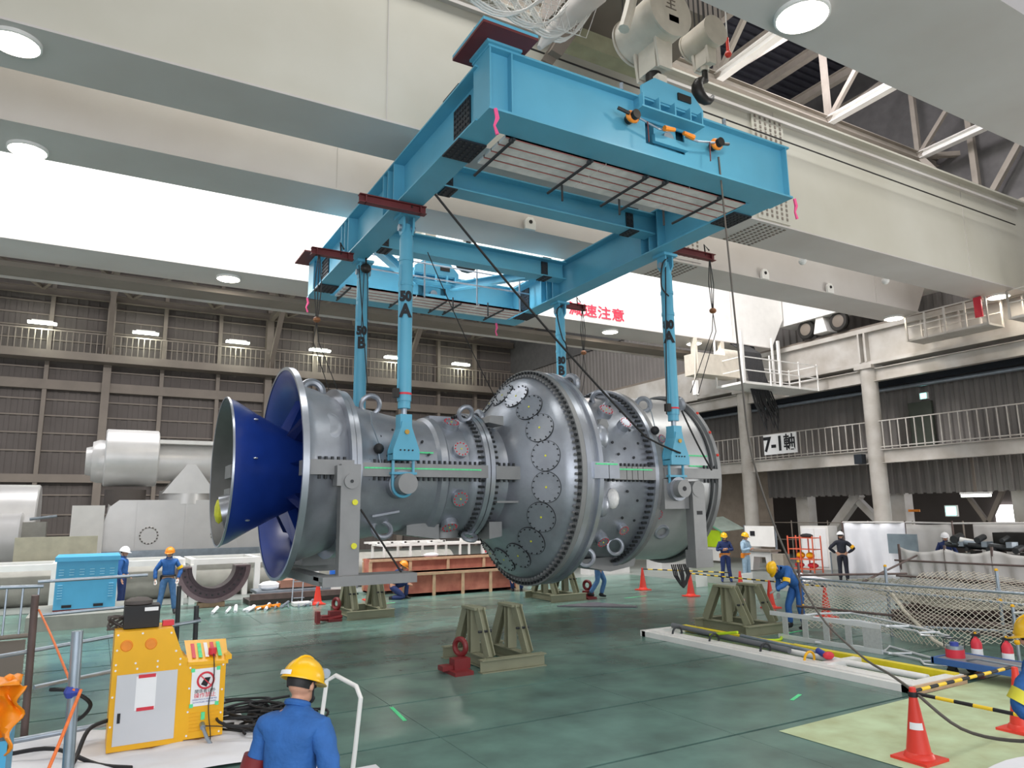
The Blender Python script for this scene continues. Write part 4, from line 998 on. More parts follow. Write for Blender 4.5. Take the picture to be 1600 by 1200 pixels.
    rm = body.modifiers.new('remesh', 'REMESH'); rm.mode = 'VOXEL'; rm.voxel_size = .009; rm.use_smooth_shade = True
    sm = body.modifiers.new('smooth', 'SMOOTH'); sm.iterations = 2; sm.factor = .5
    for sx in (-.03, .03):
        m_ = MB(); m_.sphere(hp_(sx, .086, .008), .011, 8); m_.build('eye', M_hair, t, True, world=False)
    # jacket
    g = .018
    jc = [[(*lerp(j['pelvis'], j['waist'], .05), (.165 + g * .5, .13)), (*j['waist'], (.165, .13)), (*j['chest'], (.178, .14)), (*lerp(j['chest'], j['neck'], .6), (.145, .12)), (*lerp(j['chest'], j['neck'], .95), (.092, .088)), (*lerp(j['chest'], j['neck'], 1.2), (.068, .068))]]
    for s in 'LR':
        jc.append([(*lerp(j['chest'], j['neck'], .6), (.145, .12)), (*j['sh' + s], .08), (*lerp(j['sh' + s], j['el' + s], .5), .068), (*j['el' + s], .06), (*lerp(j['el' + s], j['wr' + s], .5), .055), (*lerp(j['el' + s], j['wr' + s], .95), .043)])
    jm = skin_mesh(jc, 2); jk = mesh_obj('jacket', jm, top, t)
    m_ = MB(); nk_ = V_(lerp(j['chest'], j['neck'], 1.0)); hd_ = (head - neck).normalized(); m_.tube([nk_ + side * .062 * cos(q) + hd_.cross(side) * .062 * sin(q) + hd_ * .03 for q in [2 * pi * k / 18 for k in range(18)]], .02, 8, closed=True); m_.build('collar', top, t, True, world=False)
    # trousers
    tr_ = []
    for s in 'LR':
        tr_.append([(*j['pelvis'], (.165, .125)), (*j['hip' + s], .108), (*lerp(j['hip' + s], j['kn' + s], .5), .093), (*j['kn' + s], .075), (*lerp(j['kn' + s], j['an' + s], .5), .073), (*lerp(j['kn' + s], j['an' + s], .93), .068)])
    tr_.append([(*j['pelvis'], (.165, .125)), (*lerp(j['pelvis'], j['waist'], .4), (.155, .12))])
    mesh_obj('trousers', skin_mesh(tr_, 2), bottom, t)
    for q in (jk,):
        tx = bpy.data.textures.get('folds') or bpy.data.textures.new('folds', 'CLOUDS'); tx.noise_scale = .11
        dmod = q.modifiers.new('folds', 'DISPLACE'); dmod.texture = tx; dmod.strength = .045 if helmet is M_hyel else .028; dmod.mid_level = .5
    for s in 'LR':
        a = V_(j['an' + s]); kn = V_(j['kn' + s]); sh = (a - kn).normalized()
        f = V_(P.get('toe' + s, (0, 1, 0))).normalized()
        bt = skin_mesh([[(*(a - sh * .08), .052), (*a, .05), (*(a + f * .07 + sh * .035), (.045, .04)), (*(a + f * .17 + sh * .045), (.04, .03))], [(*a, .05), (*(a - f * .05 + sh * .04), .04)]], 1)
        mesh_obj('boot', bt, boots, t)
        if gloves:
            w_ = V_(j['wr' + s]); e_ = V_(j['el' + s]); fd = (w_ - e_).normalized() if 'hand' + s not in P else V_(P['hand' + s]).normalized()
            sd = fd.cross(look); sd = sd.normalized() if sd.length > .1 else side
            palm = w_ + fd * .05; gc = [[(*w_, .036), (*palm, (.038, .028))]]
            for o_, ln in ((-.027, .065), (-.009, .078), (.009, .074), (.027, .058)):
                r0 = palm + sd * o_ + fd * .02; r1 = r0 + fd * ln * .5; r2 = r1 + (fd * .75 + look * .5).normalized() * ln * .5
                gc.append([(*palm, (.038, .028)), (*r0, .015), (*r1, .013), (*r2, .012)])
            mesh_obj('glove', skin_mesh(gc, 1), gloves, t)
    # hair under the helmet
    m_ = MB(); hh = []
    n = 16
    vs = []; fs = []
    for i in range(7):
        ph = pi * i / 9.2
        for k in range(n):
            q = 2 * pi * k / n; yy = sin(q)
            zz = .022 + .1 * cos(ph); zz = max(zz, -.07) if yy < .3 else max(zz, .05)
            vs.append(hp_(.083 * sin(ph) * cos(q), -.014 + .1 * sin(ph) * yy, zz))
    for i in range(6):
        for k in range(n): fs.append((i * n + k, (i + 1) * n + k, (i + 1) * n + (k + 1) % n, i * n + (k + 1) % n))
    m_.add(vs, fs); m_.build('hair', M_hair, t, True, world=False)
    # helmet: shell, brim/peak, ridge, chin strap
    hm = MB(); vs = []; fs = []; n = 24
    for i in range(9):
        ph = (pi / 2) * i / 8
        for k in range(n):
            q = 2 * pi * k / n; vs.append(hp_(.118 * sin(ph) * cos(q), -.005 + .138 * sin(ph) * sin(q), .035 + .125 * cos(ph)))
    for k in range(n):
        q = 2 * pi * k / n; vs.append(hp_(.128 * cos(q), -.003 + (.15 + .045 * max(0, sin(q)) ** 2) * sin(q), .022))
    for i in range(9):
        for k in range(n): fs.append((i * n + k, (i + 1) * n + k, (i + 1) * n + (k + 1) % n, i * n + (k + 1) % n))
    hm.add(vs, fs); he = hm.build('helmet', helmet, t, True, world=False, thick=.004)
    m_ = MB(); m_.tube([hp_(0, -.13 * cos(a) * 1.0 - .005, .04 + .128 * sin(a)) for a in [pi * k / 12 for k in range(1, 12)]], .008, 6); m_.build('helmet_ridge', helmet, he, True, world=False)
    m_ = MB(); m_.tube([hp_(-.085, .0, .03), hp_(-.075, .035, -.07), hp_(-.02, .06, -.118), hp_(.02, .06, -.118), hp_(.075, .035, -.07), hp_(.085, .0, .03)], .006, 5); m_.build('chin_strap', M_txt, he, True, world=False)
    if detail:
        m_ = MB(); q0 = 4.0
        m_.grid(lambda u, v: tuple(hp_(.133 * cos(q0 + .9 * u), -.005 + .152 * sin(q0 + .9 * u), .034 + .026 * v)), 10, 2); m_.build('helmet_label', M_paper, he, True, world=False)
        m_ = MB(); m_.tube([hp_(-.08, .1, .09), hp_(0, .14, .1), hp_(.08, .1, .09)], .03, 10); m_.build('goggles', M_galv, he, True, world=False)
    if belt:
        pv = V_(j['pelvis']); ws = V_(j['waist']); d = (ws - pv).normalized(); ctr = pv + d * .06
        dd, aa, uu = frame_of(d); m_ = MB()
        m_.tube([ctr + V_((.17 * cos(q), .135 * sin(q), 0)) for q in [2 * pi * k / 20 for k in range(20)]], .022, 6, closed=True); m_.build('belt', belt, t, True, world=False)
        m_ = MB(); m_.box(.13, -.08, ctr.z - .14, .2, .04, ctr.z - .01); m_.build('tool_pouch', belt, t, world=False)
    if band:
        s, mm_ = band; a = V_(lerp(j['sh' + s], j['el' + s], .62)); e = V_(lerp(j['sh' + s], j['el' + s], .9))
        m_ = MB(); m_.tube([a, e], .078, 16); ab = m_.build('armband', mm_, t, True, world=False)
    return t, P
# near worker with his back to the camera
p1, _ = person('person with yellow helmet and blue jacket seen from behind, nearest on the lower left', (1.08, 4.5, .02), (.62, .78), dict(
    neck=(.0, .04, 1.42), head=(0.01, .09, 1.545), chest=(0, .0, 1.25), shL=(-.17, .01, 1.33), shR=(.17, .01, 1.33), elL=(-.24, -.02, 1.06), wrL=(-.22, .16, .9), elR=(.27, -.04, 1.07), wrR=(.2, .2, 1.0), look=(.3, 1, -.12)),
    M_work, M_work, M_hyel, 'workers', band=('L', M_dred), scale=.965, detail=True)
person('person with yellow helmet and blue workwear cut by the right edge of the picture', (5.96, 2.84, 0), (-.2, 1), dict(
    look=(-.2, 1, -.1), shL=(-.2, .0, 1.4), elL=(-.3, .12, 1.14), wrL=(-.13, -.02, 1.0)), M_work, M_jean, M_hyel, 'workers', belt=M_txt, band=('L', mat('yellow_red_band', (226, 214, 60), .6, 0, .1)))
person('person in blue workwear with yellow helmet bending over beside the olive stand', (13.1, 10.9, 0), (-1, .15), dict(
    pelvis=(0, -.08, .9), waist=(0, .05, 1.02), chest=(0, .24, 1.17), neck=(0, .39, 1.26), head=(0, .52, 1.28), shL=(-.18, .3, 1.26), shR=(.18, .3, 1.26),
    elL=(-.24, .42, .98), wrL=(-.2, .68, .86), elR=(.25, .2, 1.0), wrR=(.2, .26, .76), look=(0, .7, -.75), hipL=(-.09, -.08, .88), hipR=(.09, -.08, .88), knL=(-.1, -.02, .48), knR=(.12, .1, .48), anL=(-.1, -.12, .09), anR=(.13, .06, .09)),
    M_work, M_work, M_hyel, 'workers', gloves=mat('grey_glove', (150, 148, 146), .8), band=('L', M_hyel))
arms = dict(elL=(-.27, .05, 1.13), wrL=(-.03, .22, 1.13), elR=(.27, .05, 1.12), wrR=(.04, .24, 1.17), handL=(1, .2, 0), handR=(-1, .2, 0))
person('person in navy workwear with yellow helmet, hands clasped, standing under the lime sheet', (19.6, 19.2, 0), (-.75, -.9), dict(arms, anL=(-.15, 0, .09), anR=(.15, 0, .09)), M_navy, M_navy, M_hyel, 'workers', belt=M_orange, boots=M_navy)
person('person in pale blue workwear with yellow helmet and folded arms by the notice board', (20.15, 18.75, 0), (.2, -1), dict(arms, knR=(.09, -.02, .49), anR=(.09, -.05, .09)), M_pale, M_pale, M_hyel, 'workers', belt=M_orange)
person('person in black workwear and white helmet, hands on hips, before the white sheet', (22.9, 16.9, 0), (.8, .7), dict(elL=(-.4, -.05, 1.14), wrL=(-.19, .03, .98), elR=(.4, -.05, 1.14), wrR=(.19, .03, .98), handL=(.8, .5, -.3), handR=(-.8, .5, -.3)), M_black2, M_black2, M_hwh, 'workers', band=('R', M_yel))
person('person in navy workwear and white helmet standing behind the sheeted fence', (23.8, 13.75, 0), (-.8, -.5), dict(elL=(-.27, .0, 1.1), wrL=(-.2, .2, 1.0), elR=(.27, 0, 1.1), wrR=(.2, .2, 1.0)), M_navy, M_navy, M_hwh, 'workers')
person('person in blue workwear and white helmet walking behind the sky blue cabinet', (.74, 22.95, 0), (1, -.3), dict(look=(.3, 1, -.2), elL=(-.24, -.06, 1.12), wrL=(-.2, .1, .95)), M_work, M_navy, M_hwh, 'workers')
person('person in blue workwear with yellow helmet standing beside the half ring casting', (1.78, 21.6, 0), (-.1, -1), dict(elL=(-.3, 0, 1.14), wrL=(-.24, .1, .9), elR=(.32, 0, 1.14), wrR=(.3, .08, .9), knL=(-.15, .02, .49), anL=(-.2, .0, .09), knR=(.14, .03, .49), anR=(.2, .03, .09), look=(.3, 1, -.2)), M_work, M_jean, M_hor, 'workers', band=('L', M_hyel), gloves=M_white, belt=M_txt)
person('person with orange helmet kneeling in navy workwear in front of the plywood crate', (8.0, 21.3, -.05), (.8, -.5), dict(
    pelvis=(0, -.1, .45), waist=(0, -.04, .58), chest=(0, .08, .76), neck=(0, .16, .9), head=(0, .24, 1.02), shL=(-.18, .1, .86), shR=(.18, .1, .86), elL=(-.24, .2, .62), wrL=(-.14, .4, .5), elR=(.24, .2, .62), wrR=(.14, .42, .5),
    hipL=(-.1, -.08, .42), knL=(-.13, .34, .5), anL=(-.13, .3, .1), hipR=(.1, -.08, .42), knR=(.13, .32, .12), anR=(.13, -.1, .1), toeR=(0, .3, -1), look=(0, 1, -.5)), M_navy, M_navy, M_hor, 'workers')
person('person in faded blue trousers half hidden behind the turbine, walking by the far stand', (13.05, 17.9, 0), (.9, -.6), dict(knL=(-.1, .2, .5), anL=(-.1, .08, .1), knR=(.1, -.02, .5), anR=(.1, -.26, .14)), M_work, M_jean, M_hyel, 'workers')
person('person crouching behind the big turbine dome beside the crate end', (12.2, 21.2, -.05), (-.6, -.8), dict(
    pelvis=(0, -.1, .4), waist=(0, -.04, .53), chest=(0, .08, .7), neck=(0, .16, .84), head=(0, .24, .96), shL=(-.18, .1, .8), shR=(.18, .1, .8), elL=(-.24, .2, .56), wrL=(-.14, .4, .4), elR=(.24, .2, .56), wrR=(.14, .42, .4),
    hipL=(-.1, -.08, .38), knL=(-.16, .3, .48), anL=(-.14, .1, .1), hipR=(.1, -.08, .38), knR=(.16, .3, .48), anR=(.14, .1, .1), look=(0, 1, -.5)), M_navy, M_navy, M_hyel, 'workers')

# ================================================================ FLOOR OBJECTS
def stand(x, y, lab, red=-1, extra=False):
    t = thing('support_stand', lab, 'stand', (x, y, 0), 0, 'olive steel support stands')
    for yy in (-.72, .72): MB().ibeam((x - .6, y + yy, .1), (x + .6, y + yy, .1), .16, .2, .015, .012).build('base_beam', M_olive, t)
    for xx in (-.36, .36): MB().ibeam((x + xx, y - .72, .1), (x + xx, y + .72, .1), .14, .18, .015, .012).build('cross_beam', M_olive, t)
    for xx in (-.36, .36):
        a = x + xx
        MB().box(a - .11, y - .26, .9, a + .11, y + .26, .94).build('top_plate', M_olive, t)
        for s in (-1, 1):
            MB().ibeam((a, y + s * .6, .2), (a, y + s * .22, .91), .17, .12, .012, .01, (1, 0, 0)).build('leg', M_olive, t)
        MB().ibeam((a, y, .2), (a, y, .9), .17, .14, .012, .01, (0, 1, 0)).build('post', M_olive, t)
        MB().cyl((a - .12, y - .42, .58), (a + .12, y - .42, .58), .02, n=8).build('tie_bolt', M_dark, t)
    if extra:
        for z in (.3, .55): MB().box(x + .1, y + .5, z, x + .8, y + .62, z + .16).build('side_channel', M_olive, t)
    if red:
        xr = x + red * .85; r = thing('jack_lug', lab.replace('olive steel stand', 'dark red jacking lug beside the stand'), 'jack', (xr, y - .3, 0), 0, 'dark red jacking lugs')
        MB().box(xr - .2, y - .75, 0, xr + .12, y - .1, .06).build('base', M_dred, r)
        MB().box(xr - .12, y - .55, .06, xr + .16, y - .35, .22).build('block', M_dred, r)
        MB().torus((xr + .1, y - .3, .36), .12, .045, (1, .4, 0), n=20).build('ring', M_dred, r, True)
        MB().box(xr - .3, y - .5, .05, xr - .12, y - .3, .12).build('foot', M_dred, r)
    return t
stand(6.1, 11.5, 'olive steel stand in the middle of the green floor, nearest one')
stand(6.05, 18.45, 'olive steel stand under the left support leg of the turbine', -1)
stand(11.95, 18.55, 'olive steel stand behind the big dome of the turbine', 1)
stand(12.1, 11.55, 'olive steel stand with side channels beside the bending worker', 0, True)
tag(MB().tube([(4.7, 17.65, .1), (5.0, 17.8, .06), (5.35, 17.8, .1)], .04, 6).box(4.66, 17.5, .02, 4.74, 17.7, .28).build('towing_arm', M_dred), 'dark red towing arm beside the far left stand', 'towing arm')
tag(MB().add([(11.0, 17.0, .03), (12.6, 15.6, .03), (12.75, 15.75, .03), (12.3, 17.1, .03), (11.0, 17.0, .0), (12.6, 15.6, .0), (12.75, 15.75, .0), (12.3, 17.1, .0)], [(0, 1, 2, 3), (4, 5, 1, 0), (5, 6, 2, 1)]).build('floor_board', mat('dark_board', (92, 90, 96), .4)), 'dark flat board lying on the green floor behind the middle', 'board')

def cone(x, y, lab, s=1.0, band=False):
    t = thing('traffic_cone', lab, 'traffic cone', (x, y, 0), 0, 'red traffic cones')
    MB().box(-.19 * s, -.19 * s, 0, .19 * s, .19 * s, .03 * s).build('base', M_red, t, world=False)
    MB().lathe([(.03 * s, .145 * s), (.07 * s, .13 * s), (.08 * s, .115 * s), (.62 * s, .036 * s), (.69 * s, .032 * s), (.7 * s, 0)], (0, 0, 0), 'Z', 28).build('cone_body', M_red, t, True, world=False)
    if band:
        d = Vector((-x, -y, 0)).normalized(); a0 = math.atan2(d.y, d.x)
        MB().lathe([(.3, .0868), (.365, .0775)], (0, 0, 0), 'Z', 10, a0 - .8, a0 + .8).build('white_label', M_paper, t, world=False)
        p = Vector((0, 0, .335)) + d * .092; text('SAFETY', .03, (x + p.x, y + p.y, .335), (d.y * -1, d.x, 0), (0, 0, 1), M_txtb, t, .0005) if False else None
        MB().lathe([(.6, .044), (.625, .046), (.65, .042)], (0, 0, 0), 'Z', 20).build('black_ring', M_black, t, True, world=False)
    return t
cone(7.42, 4.8, 'large red traffic cone with a white label at the lower right', band=True)
cone(9.3, 4.75, 'red traffic cone partly hidden behind the worker at the right edge')
cone(5.7, 21.4, 'red traffic cone left of the turbine leg with a white board behind')
cone(7.3, 21.5, 'red traffic cone tucked behind the far left stand')
cone(15.6, 18.95, 'red traffic cone behind the turbine holding the striped pole')
cone(15.6, 16.75, 'red traffic cone directly below the black hose bundle')
cone(17.0, 16.1, 'small red traffic cone behind the stand beside the bending worker')
cone(15.4, 13.6, 'red traffic cone seen between the legs of the right stand')
cone(15.1, 11.7, 'red traffic cone behind the net beside the bending worker')
def pole(p, q, lab):
    t = thing('barrier_pole', lab, 'barrier pole', p, 0, 'yellow and black striped poles')
    p = Vector(p); q = Vector(q); n = max(5, int((q - p).length / .16))
    for k in range(n):
        a, b = p.lerp(q, k / n), p.lerp(q, (k + 1) / n)
        MB().cyl(a, b, .018, n=10).build('yellow_segment' if k % 2 else 'black_segment', M_yelp if k % 2 else M_black, t, True)
pole((7.46, 4.83, .64), (9.6, 4.95, .62), 'striped pole rising from the near cone behind the worker')
pole((7.45, 4.76, .63), (7.6, 3.4, .6), 'striped pole running from the near cone to the right edge')
pole((15.6, 18.9, .66), (16.9, 16.4, .64), 'striped pole from the cone behind the turbine towards the standing workers')
pole((15.6, 16.8, .66), (15.3, 11.8, .68), 'striped pole from the hose cone to the net fence')
MB_mat = MB().add([(7.0, 6.2, .004), (14.5, 6.45, .004), (14.5, -1, .004), (6.9, -1, .004), (7.05, 4.6, .004)], [(0, 4, 3, 2, 1)])
tag(MB_mat.build('floor_sheet', M_matg), 'pale green protective sheet taped on the floor at the lower right', 'floor sheet')
tag(MB().grid(lambda u, v: (7.0 + 5 * u, 2.2 + 2.1 * v, .008 + .02 * sin(u * 23) * sin(v * 17)), 24, 12).build('plastic_sheet', M_sheetw, None, True), 'crumpled whitish plastic sheet on the floor at the lower right corner', 'plastic sheet')

# white and yellow long frame lying on the floor
fr = thing('floor_frame', 'long white wooden frame with yellow rail lying on the green floor', 'frame', (10.4, 9, 0))
for x0, x1, h in ((9.88, 9.98, .1), (9.99, 10.12, .115), (10.13, 10.24, .1)): MB().box(x0, 6.42, 0, x1, 12.1, h).build('near_rail', M_white, fr)
MB().box(10.26, 6.6, .02, 10.31, 12.0, .1).build('inner_rail', M_white, fr)
MB().box(10.95, 6.42, .02, 11.08, 9.3, .14).build('yellow_rail', mat('rail_yellow', (232, 210, 40), .4), fr)
MB().box(10.95, 9.3, .02, 11.08, 12.1, .13).build('yellow_rail', mat('rail_yellow', (232, 210, 40), .4), fr)
MB().box(9.88, 6.38, 0, 11.12, 6.55, .12).build('end_rail', M_white, fr)
MB().box(9.88, 6.34, 0, 11.12, 6.38, .11).build('timber_end', M_wood, fr)
MB().box(9.88, 12.0, 0, 11.1, 12.15, .11).build('end_rail', M_white, fr)
MB().box(10.1, 7.9, .04, 10.98, 8.05, .13).build('cross_rail', M_white, fr)
MB().cyl((10.6, 6.6, .09), (10.6, 9.0, .09), .05).build('white_tube', M_white, fr, True)
for (p, q, r_, mm_, lab) in (((10.45, 8.9, .14), (10.62, 12.0, .16), .05, mat('grey_tube', (110, 112, 116), .5), 'grey wrapped tube lying lengthwise on the white floor frame'),
                             ((10.75, 8.5, .12), (10.9, 10.4, .14), .035, M_galv, 'thin galvanised pipe lying on the floor frame near the yellow rail')):
    tag(MB().cyl(p, q, r_).build('pipe', mm_, None, True), lab, 'pipe')
for i, y in enumerate((9.2, 10.4, 11.4, 8.3)):
    tag(MB().torus((10.2, y, .12), .12, .02, (0, 1, .1), n=14).build('strap', M_dark if i < 3 else M_yel, None, True), ['second', 'third', 'farthest', 'nearest'][i] + ' small strap wrapped around the white floor frame', 'strap')
rg = thing('red_grinder', 'small red and blue hand tool on the white floor frame', 'tool', (10.4, 8.1, .12))
MB().sphere((10.35, 8.05, .2), .07, 10, (1.6, 1, .9)).build('body', M_redp, rg, True); MB().cyl((10.45, 8.15, .16), (10.55, 8.4, .2), .05).build('grip', M_txtb, rg, True)
wire([(10.4, 10.0, .3), (10.6, 10.9, .1), (11.6, 10.2, .02), (12.2, 10.6, .02)], 'lime coiled hose lying past the floor frame', .025, M_lime, 'coil_hose', 'hose')

# aluminium ladder steps lying on their side
al = thing('aluminium_steps', 'aluminium stair steps with handrails lying on their side by the net', 'steps', (12, 9.3, 0))
A0, A1 = Vector((12.0, 10.45, .46)), Vector((12.1, 8.3, .46))
M_al = mat('aluminium', (226, 228, 232), .4, .35, .05, 4)
MB().bar(A0 + (A1 - A0) * -.08, A1, .03, .08).build('upper_stringer', M_al, al)
MB().bar(A0 - Vector((0, 0, .42)), A1 - Vector((0, 0, .42)), .03, .08).build('lower_stringer', M_al, al)
for k in range(5):
    p = A0.lerp(A1, .08 + .21 * k); w_ = .12 if k < 4 else .34; d = (A1 - A0).normalized()
    MB().bar(p + Vector((0, 0, -.42)), p + Vector((0, 0, -.03)), .02, w_, up=d).build('tread', mat('grooved_tread', (190, 192, 192), .5, .2, .1, 30), al)
a = A1
for zz in (.48, .03):
    MB().tube([(12.0, 9.6, zz), (12.3, 8.9, zz), (12.05, 7.6, zz), (11.75, 7.35, zz), (11.95, 7.0, zz), (12.35, 7.6, zz), (12.75, 8.6, zz)] + ([(13.1, 9.6, zz), (12.5, 9.9, zz), (12.1, 9.9, zz)] if zz > .1 else [(12.3, 8.4, zz)]), .02, 8).build('handrail', M_al, al, True)
    MB().tube([(12.1, 8.2, zz), (12.45, 8.0, zz)], .018, 8).build('handrail_brace', M_al, al, True)
    MB().tube([(11.95, 7.5, zz), (12.25, 7.35, zz)], .018, 8).build('handrail_brace', M_al, al, True)

# net fence on pipes
nf = thing('net_fence', 'beige net fence on galvanised pipes with yellow caps at the right', 'fence', (13.5, 9, 0))
posts = [(13.1, 10.75, 1.4, M_rust), (13.9, 9.3, 1.35, M_galv), (14.1, 7.3, 1.38, M_galv), (13.1, 6.6, .9, M_galv), (14.6, 5.0, 1.35, M_galv)]
for (x, y, h, mm_) in posts:
    p = MB().cyl((x, y, 0), (x, y, h), .028, n=12).build('post', mm_, nf, True)
    MB().sphere((x, y, h + .01), .034, 8).build('post_cap', M_yel, p, True)
for (p, q, mm_) in (((13.1, 10.9, 1.06), (14.1, 5.2, 1.04), M_galv), ((13.2, 10.9, .98), (14.3, 5.0, .78), M_galv), ((13.0, 10.8, .5), (14.2, 6.9, .42), M_rust), ((14.0, 9.9, 1.0), (20.0, 12.4, 1.2), M_rust), ((13.2, 10.8, 1.12), (16.0, 10.2, 1.05), M_rust), ((13.3, 9.0, .3), (15.0, 6.0, .35), M_galv)):
    MB().cyl(p, q, .024, n=10).build('rail', mm_, nf, True)
for (x, y, z) in ((13.12, 10.75, 1.06), (13.12, 10.75, .5), (14.08, 7.3, .86), (14.08, 7.3, 1.04), (13.1, 6.6, .5), (13.1, 6.6, .35)): MB().sphere((x, y, z), .05, 8).build('clamp', M_yel if z < 1 else M_galv, nf)
def net(fn, nu, nv, r, par, name='net_mesh'):
    m = MB()
    for i in range(nu + nv + 1):
        for sgn in (1, -1):
            pts = []
            for k in range(nv + 1):
                u = (i - (k if sgn > 0 else nv - k)) / nu
                if 0 <= u <= 1: pts.append(fn(u, k / nv))
            if len(pts) > 1: m.tube(pts, r, 3)
    return m.build(name, M_net, par, kind='stuff')
net(lambda u, v: (13.12 + 1.0 * u + .25 * sin(u * 9) * v + .5 * v * u, 10.7 - 5.6 * u, 1.02 - v * (.98 - .1 * sin(u * 12)) + .04 * sin(u * 20 + v * 9)), 54, 12, .007, nf)
net(lambda u, v: (14.2 + 5.0 * v, 10.4 - 6.0 * u + 1.5 * v, 1.0 - .55 * sin(v * 3.0) + .1 * sin(u * 9 + v * 6) - .1 * v), 46, 22, .009, nf)
MB().tube([(13.9, 9.3, .95), (13.75, 8.9, .55), (13.3, 8.1, .15), (12.8, 7.3, .05)], .035, 8).build('net_edge_rope', M_net, nf, True)
# dark beams in the pit behind the net
pt = thing('beam_stack', 'stack of long brown steel beams lying behind the net fence', 'steel beams', (16.5, 8.5, 0))
for k, (x, y0, y1, z) in enumerate(((15.2, 3.5, 10.6, .12), (16.0, 3.2, 10.9, .16), (16.9, 3.0, 11.2, .2), (17.8, 3.4, 11.0, .3), (15.6, 3.0, 10.2, .45), (18.4, 3.2, 11.6, .16))):
    MB().ibeam((x, y0, z), (x + .7, y1, z), .3, .24, .03, .03).build('beam', M_rust, pt)
# sheeted fence farther back
sf = thing('sheet_fence', 'fence of pipes hung with greyish white sheets behind the net', 'fence', (20, 11, 0))
def sheet(p, q, z0, z1, nm, par, mm=M_sheet, amp=.08, sagz=.12, nu=26):
    p = Vector(p); q = Vector(q); d = (q - p); n_ = Vector((d.y, -d.x, 0)).normalized(); ph = random.uniform(0, 6)
    return MB().grid(lambda u, v: tuple(p + d * u + n_ * amp * sin(u * 21 + ph + v * 2) * (1 - v * .6) + Vector((0, 0, z0 + (z1 - z0) * v - sagz * v * sin(pi * u)))), nu, 8).build(nm, mm, par, True, thick=.006)
for i, (p, q) in enumerate((((20.0, 12.9, 0), (20.0, 11.6, 0)), ((20.0, 11.6, 0), (20.0, 10.4, 0)), ((20.0, 10.4, 0), (19.9, 8.6, 0)), ((19.9, 8.6, 0), (19.9, 6.4, 0)))):
    sheet(p, q, .62, 1.42, 'upper_sheet', sf); sheet((p[0] - .06, p[1], 0), (q[0] - .06, q[1], 0), .05, .66, 'lower_sheet', sf)
    MB().cyl((p[0], p[1], 0), (p[0], p[1], 1.5), .035, n=10).build('post', M_rust, sf, True)
for z in (.62, 1.05): MB().cyl((19.9, 13.0, z), (19.8, 6.2, z + .05), .025, n=8).build('rail', M_rust, sf, True)
# white sheet enclosure
we = thing('sheet_enclosure', 'tall white cloth enclosure hung on a pipe frame behind the workers', 'enclosure', (24, 16, 0))
sheet((23.6, 17.3, 0), (24.2, 15.3, 0), .05, 2.02, 'cloth_panel', we, M_sheetw, .1, .04); sheet((24.2, 15.3, 0), (24.2, 13.7, 0), .4, 1.98, 'cloth_panel', we, M_sheet, .05, .03)
sheet((25.2, 13.6, 0), (25.6, 11.6, 0), .9, 2.0, 'cloth_panel', we, M_sheet, .06, .05)
for (x, y) in ((23.6, 17.3), (24.2, 15.3), (24.2, 13.7), (25.6, 11.6)): MB().cyl((x, y, 0), (x, y, 2.08), .03, n=8).build('post', M_rust, we, True)
MB().tube([(23.6, 17.3, 2.03), (24.2, 15.3, 2.03), (24.2, 13.7, 2.0), (25.6, 11.6, 2.0)], .03, 8).build('top_rail', M_sheet, we, True)
MB().box(23.6, 14.6, 1.0, 23.7, 15.6, 1.65).build('grey_board', mat('blue_grey_board', (128, 142, 150), .6), we)
# ================================================================ BACKGROUND, RIGHT
# cable platform hung at the end of the white girder
pf = thing('crane_platform', 'white railed platform with cables hung below the white girder', 'platform', (24.0, 21, 7.6))
PZ = 7.62
MB().box(22.6, 20.5, PZ, 27.2, 22.0, PZ + .1).build('deck', M_white, pf)
for (x, y, h, w_) in ((22.6, 20.5, 2.2, .12), (22.6, 22.0, 2.2, .06), (24.2, 20.5, 1.3, .05), (24.8, 20.5, 2.0, .1), (26.0, 20.5, 1.2, .05), (27.2, 20.5, 1.2, .05), (27.2, 22, 1.2, .05), (25.1, 22, 1.2, .05), (26.2, 22, 2.6, .08)):
    MB().box(x - w_ / 2, y - w_ / 2, PZ, x + w_ / 2, y + w_ / 2, PZ + h).build('post', M_white, pf)
for z in (.55, 1.1):
    MB().box(22.6, 20.48, PZ + z, 27.2, 20.52, PZ + z + .04).build('rail', M_white, pf); MB().box(22.6, 21.98, PZ + z, 27.2, 22.02, PZ + z + .04).build('rail', M_white, pf)
    MB().box(22.58, 20.5, PZ + z, 22.62, 22, PZ + z + .04).build('rail', M_white, pf); MB().box(27.18, 20.5, PZ + z, 27.22, 22, PZ + z + .04).build('rail', M_white, pf)
cbd = thing('cable_bundle', 'thick bundle of looped black cables hanging through the crane platform', 'cables', (24.3, 21.5, 7.5))
for k in range(16):
    x = 23.9 + .07 * k; d = random.uniform(.35, 1.25)
    MB().tube([(x, 22.3, 9.8), (x, 21.6, 9.3), (x, 21.35, 7.7), (x + .05, 21.2, 7.3 - d * .6), (x + .25, 21.1, 7.05 - d), (x + .45, 21.25, 7.3 - d * .6), (x + .4, 22.3, 9.8)], .028, 6).build('cable', M_black, cbd, True)
hz = thing('hoist_box', 'cream hoist box with pale hook unit left of the crane platform', 'hoist', (21.6, 22, 8.4))
MB().box(21.2, 21.6, 8.1, 23.6, 22.4, 9.0).build('housing', M_hook, hz)
MB().cyl((22.9, 22, 9.1), (24.2, 22, 9.1), .3).build('drum', M_hook, hz, True); MB().box(21.6, 22.2, 9.0, 21.8, 22.4, 9.8).build('hanger', M_hook, hz); MB().box(23.2, 22.2, 9.0, 23.4, 22.4, 9.8).build('hanger', M_hook, hz)
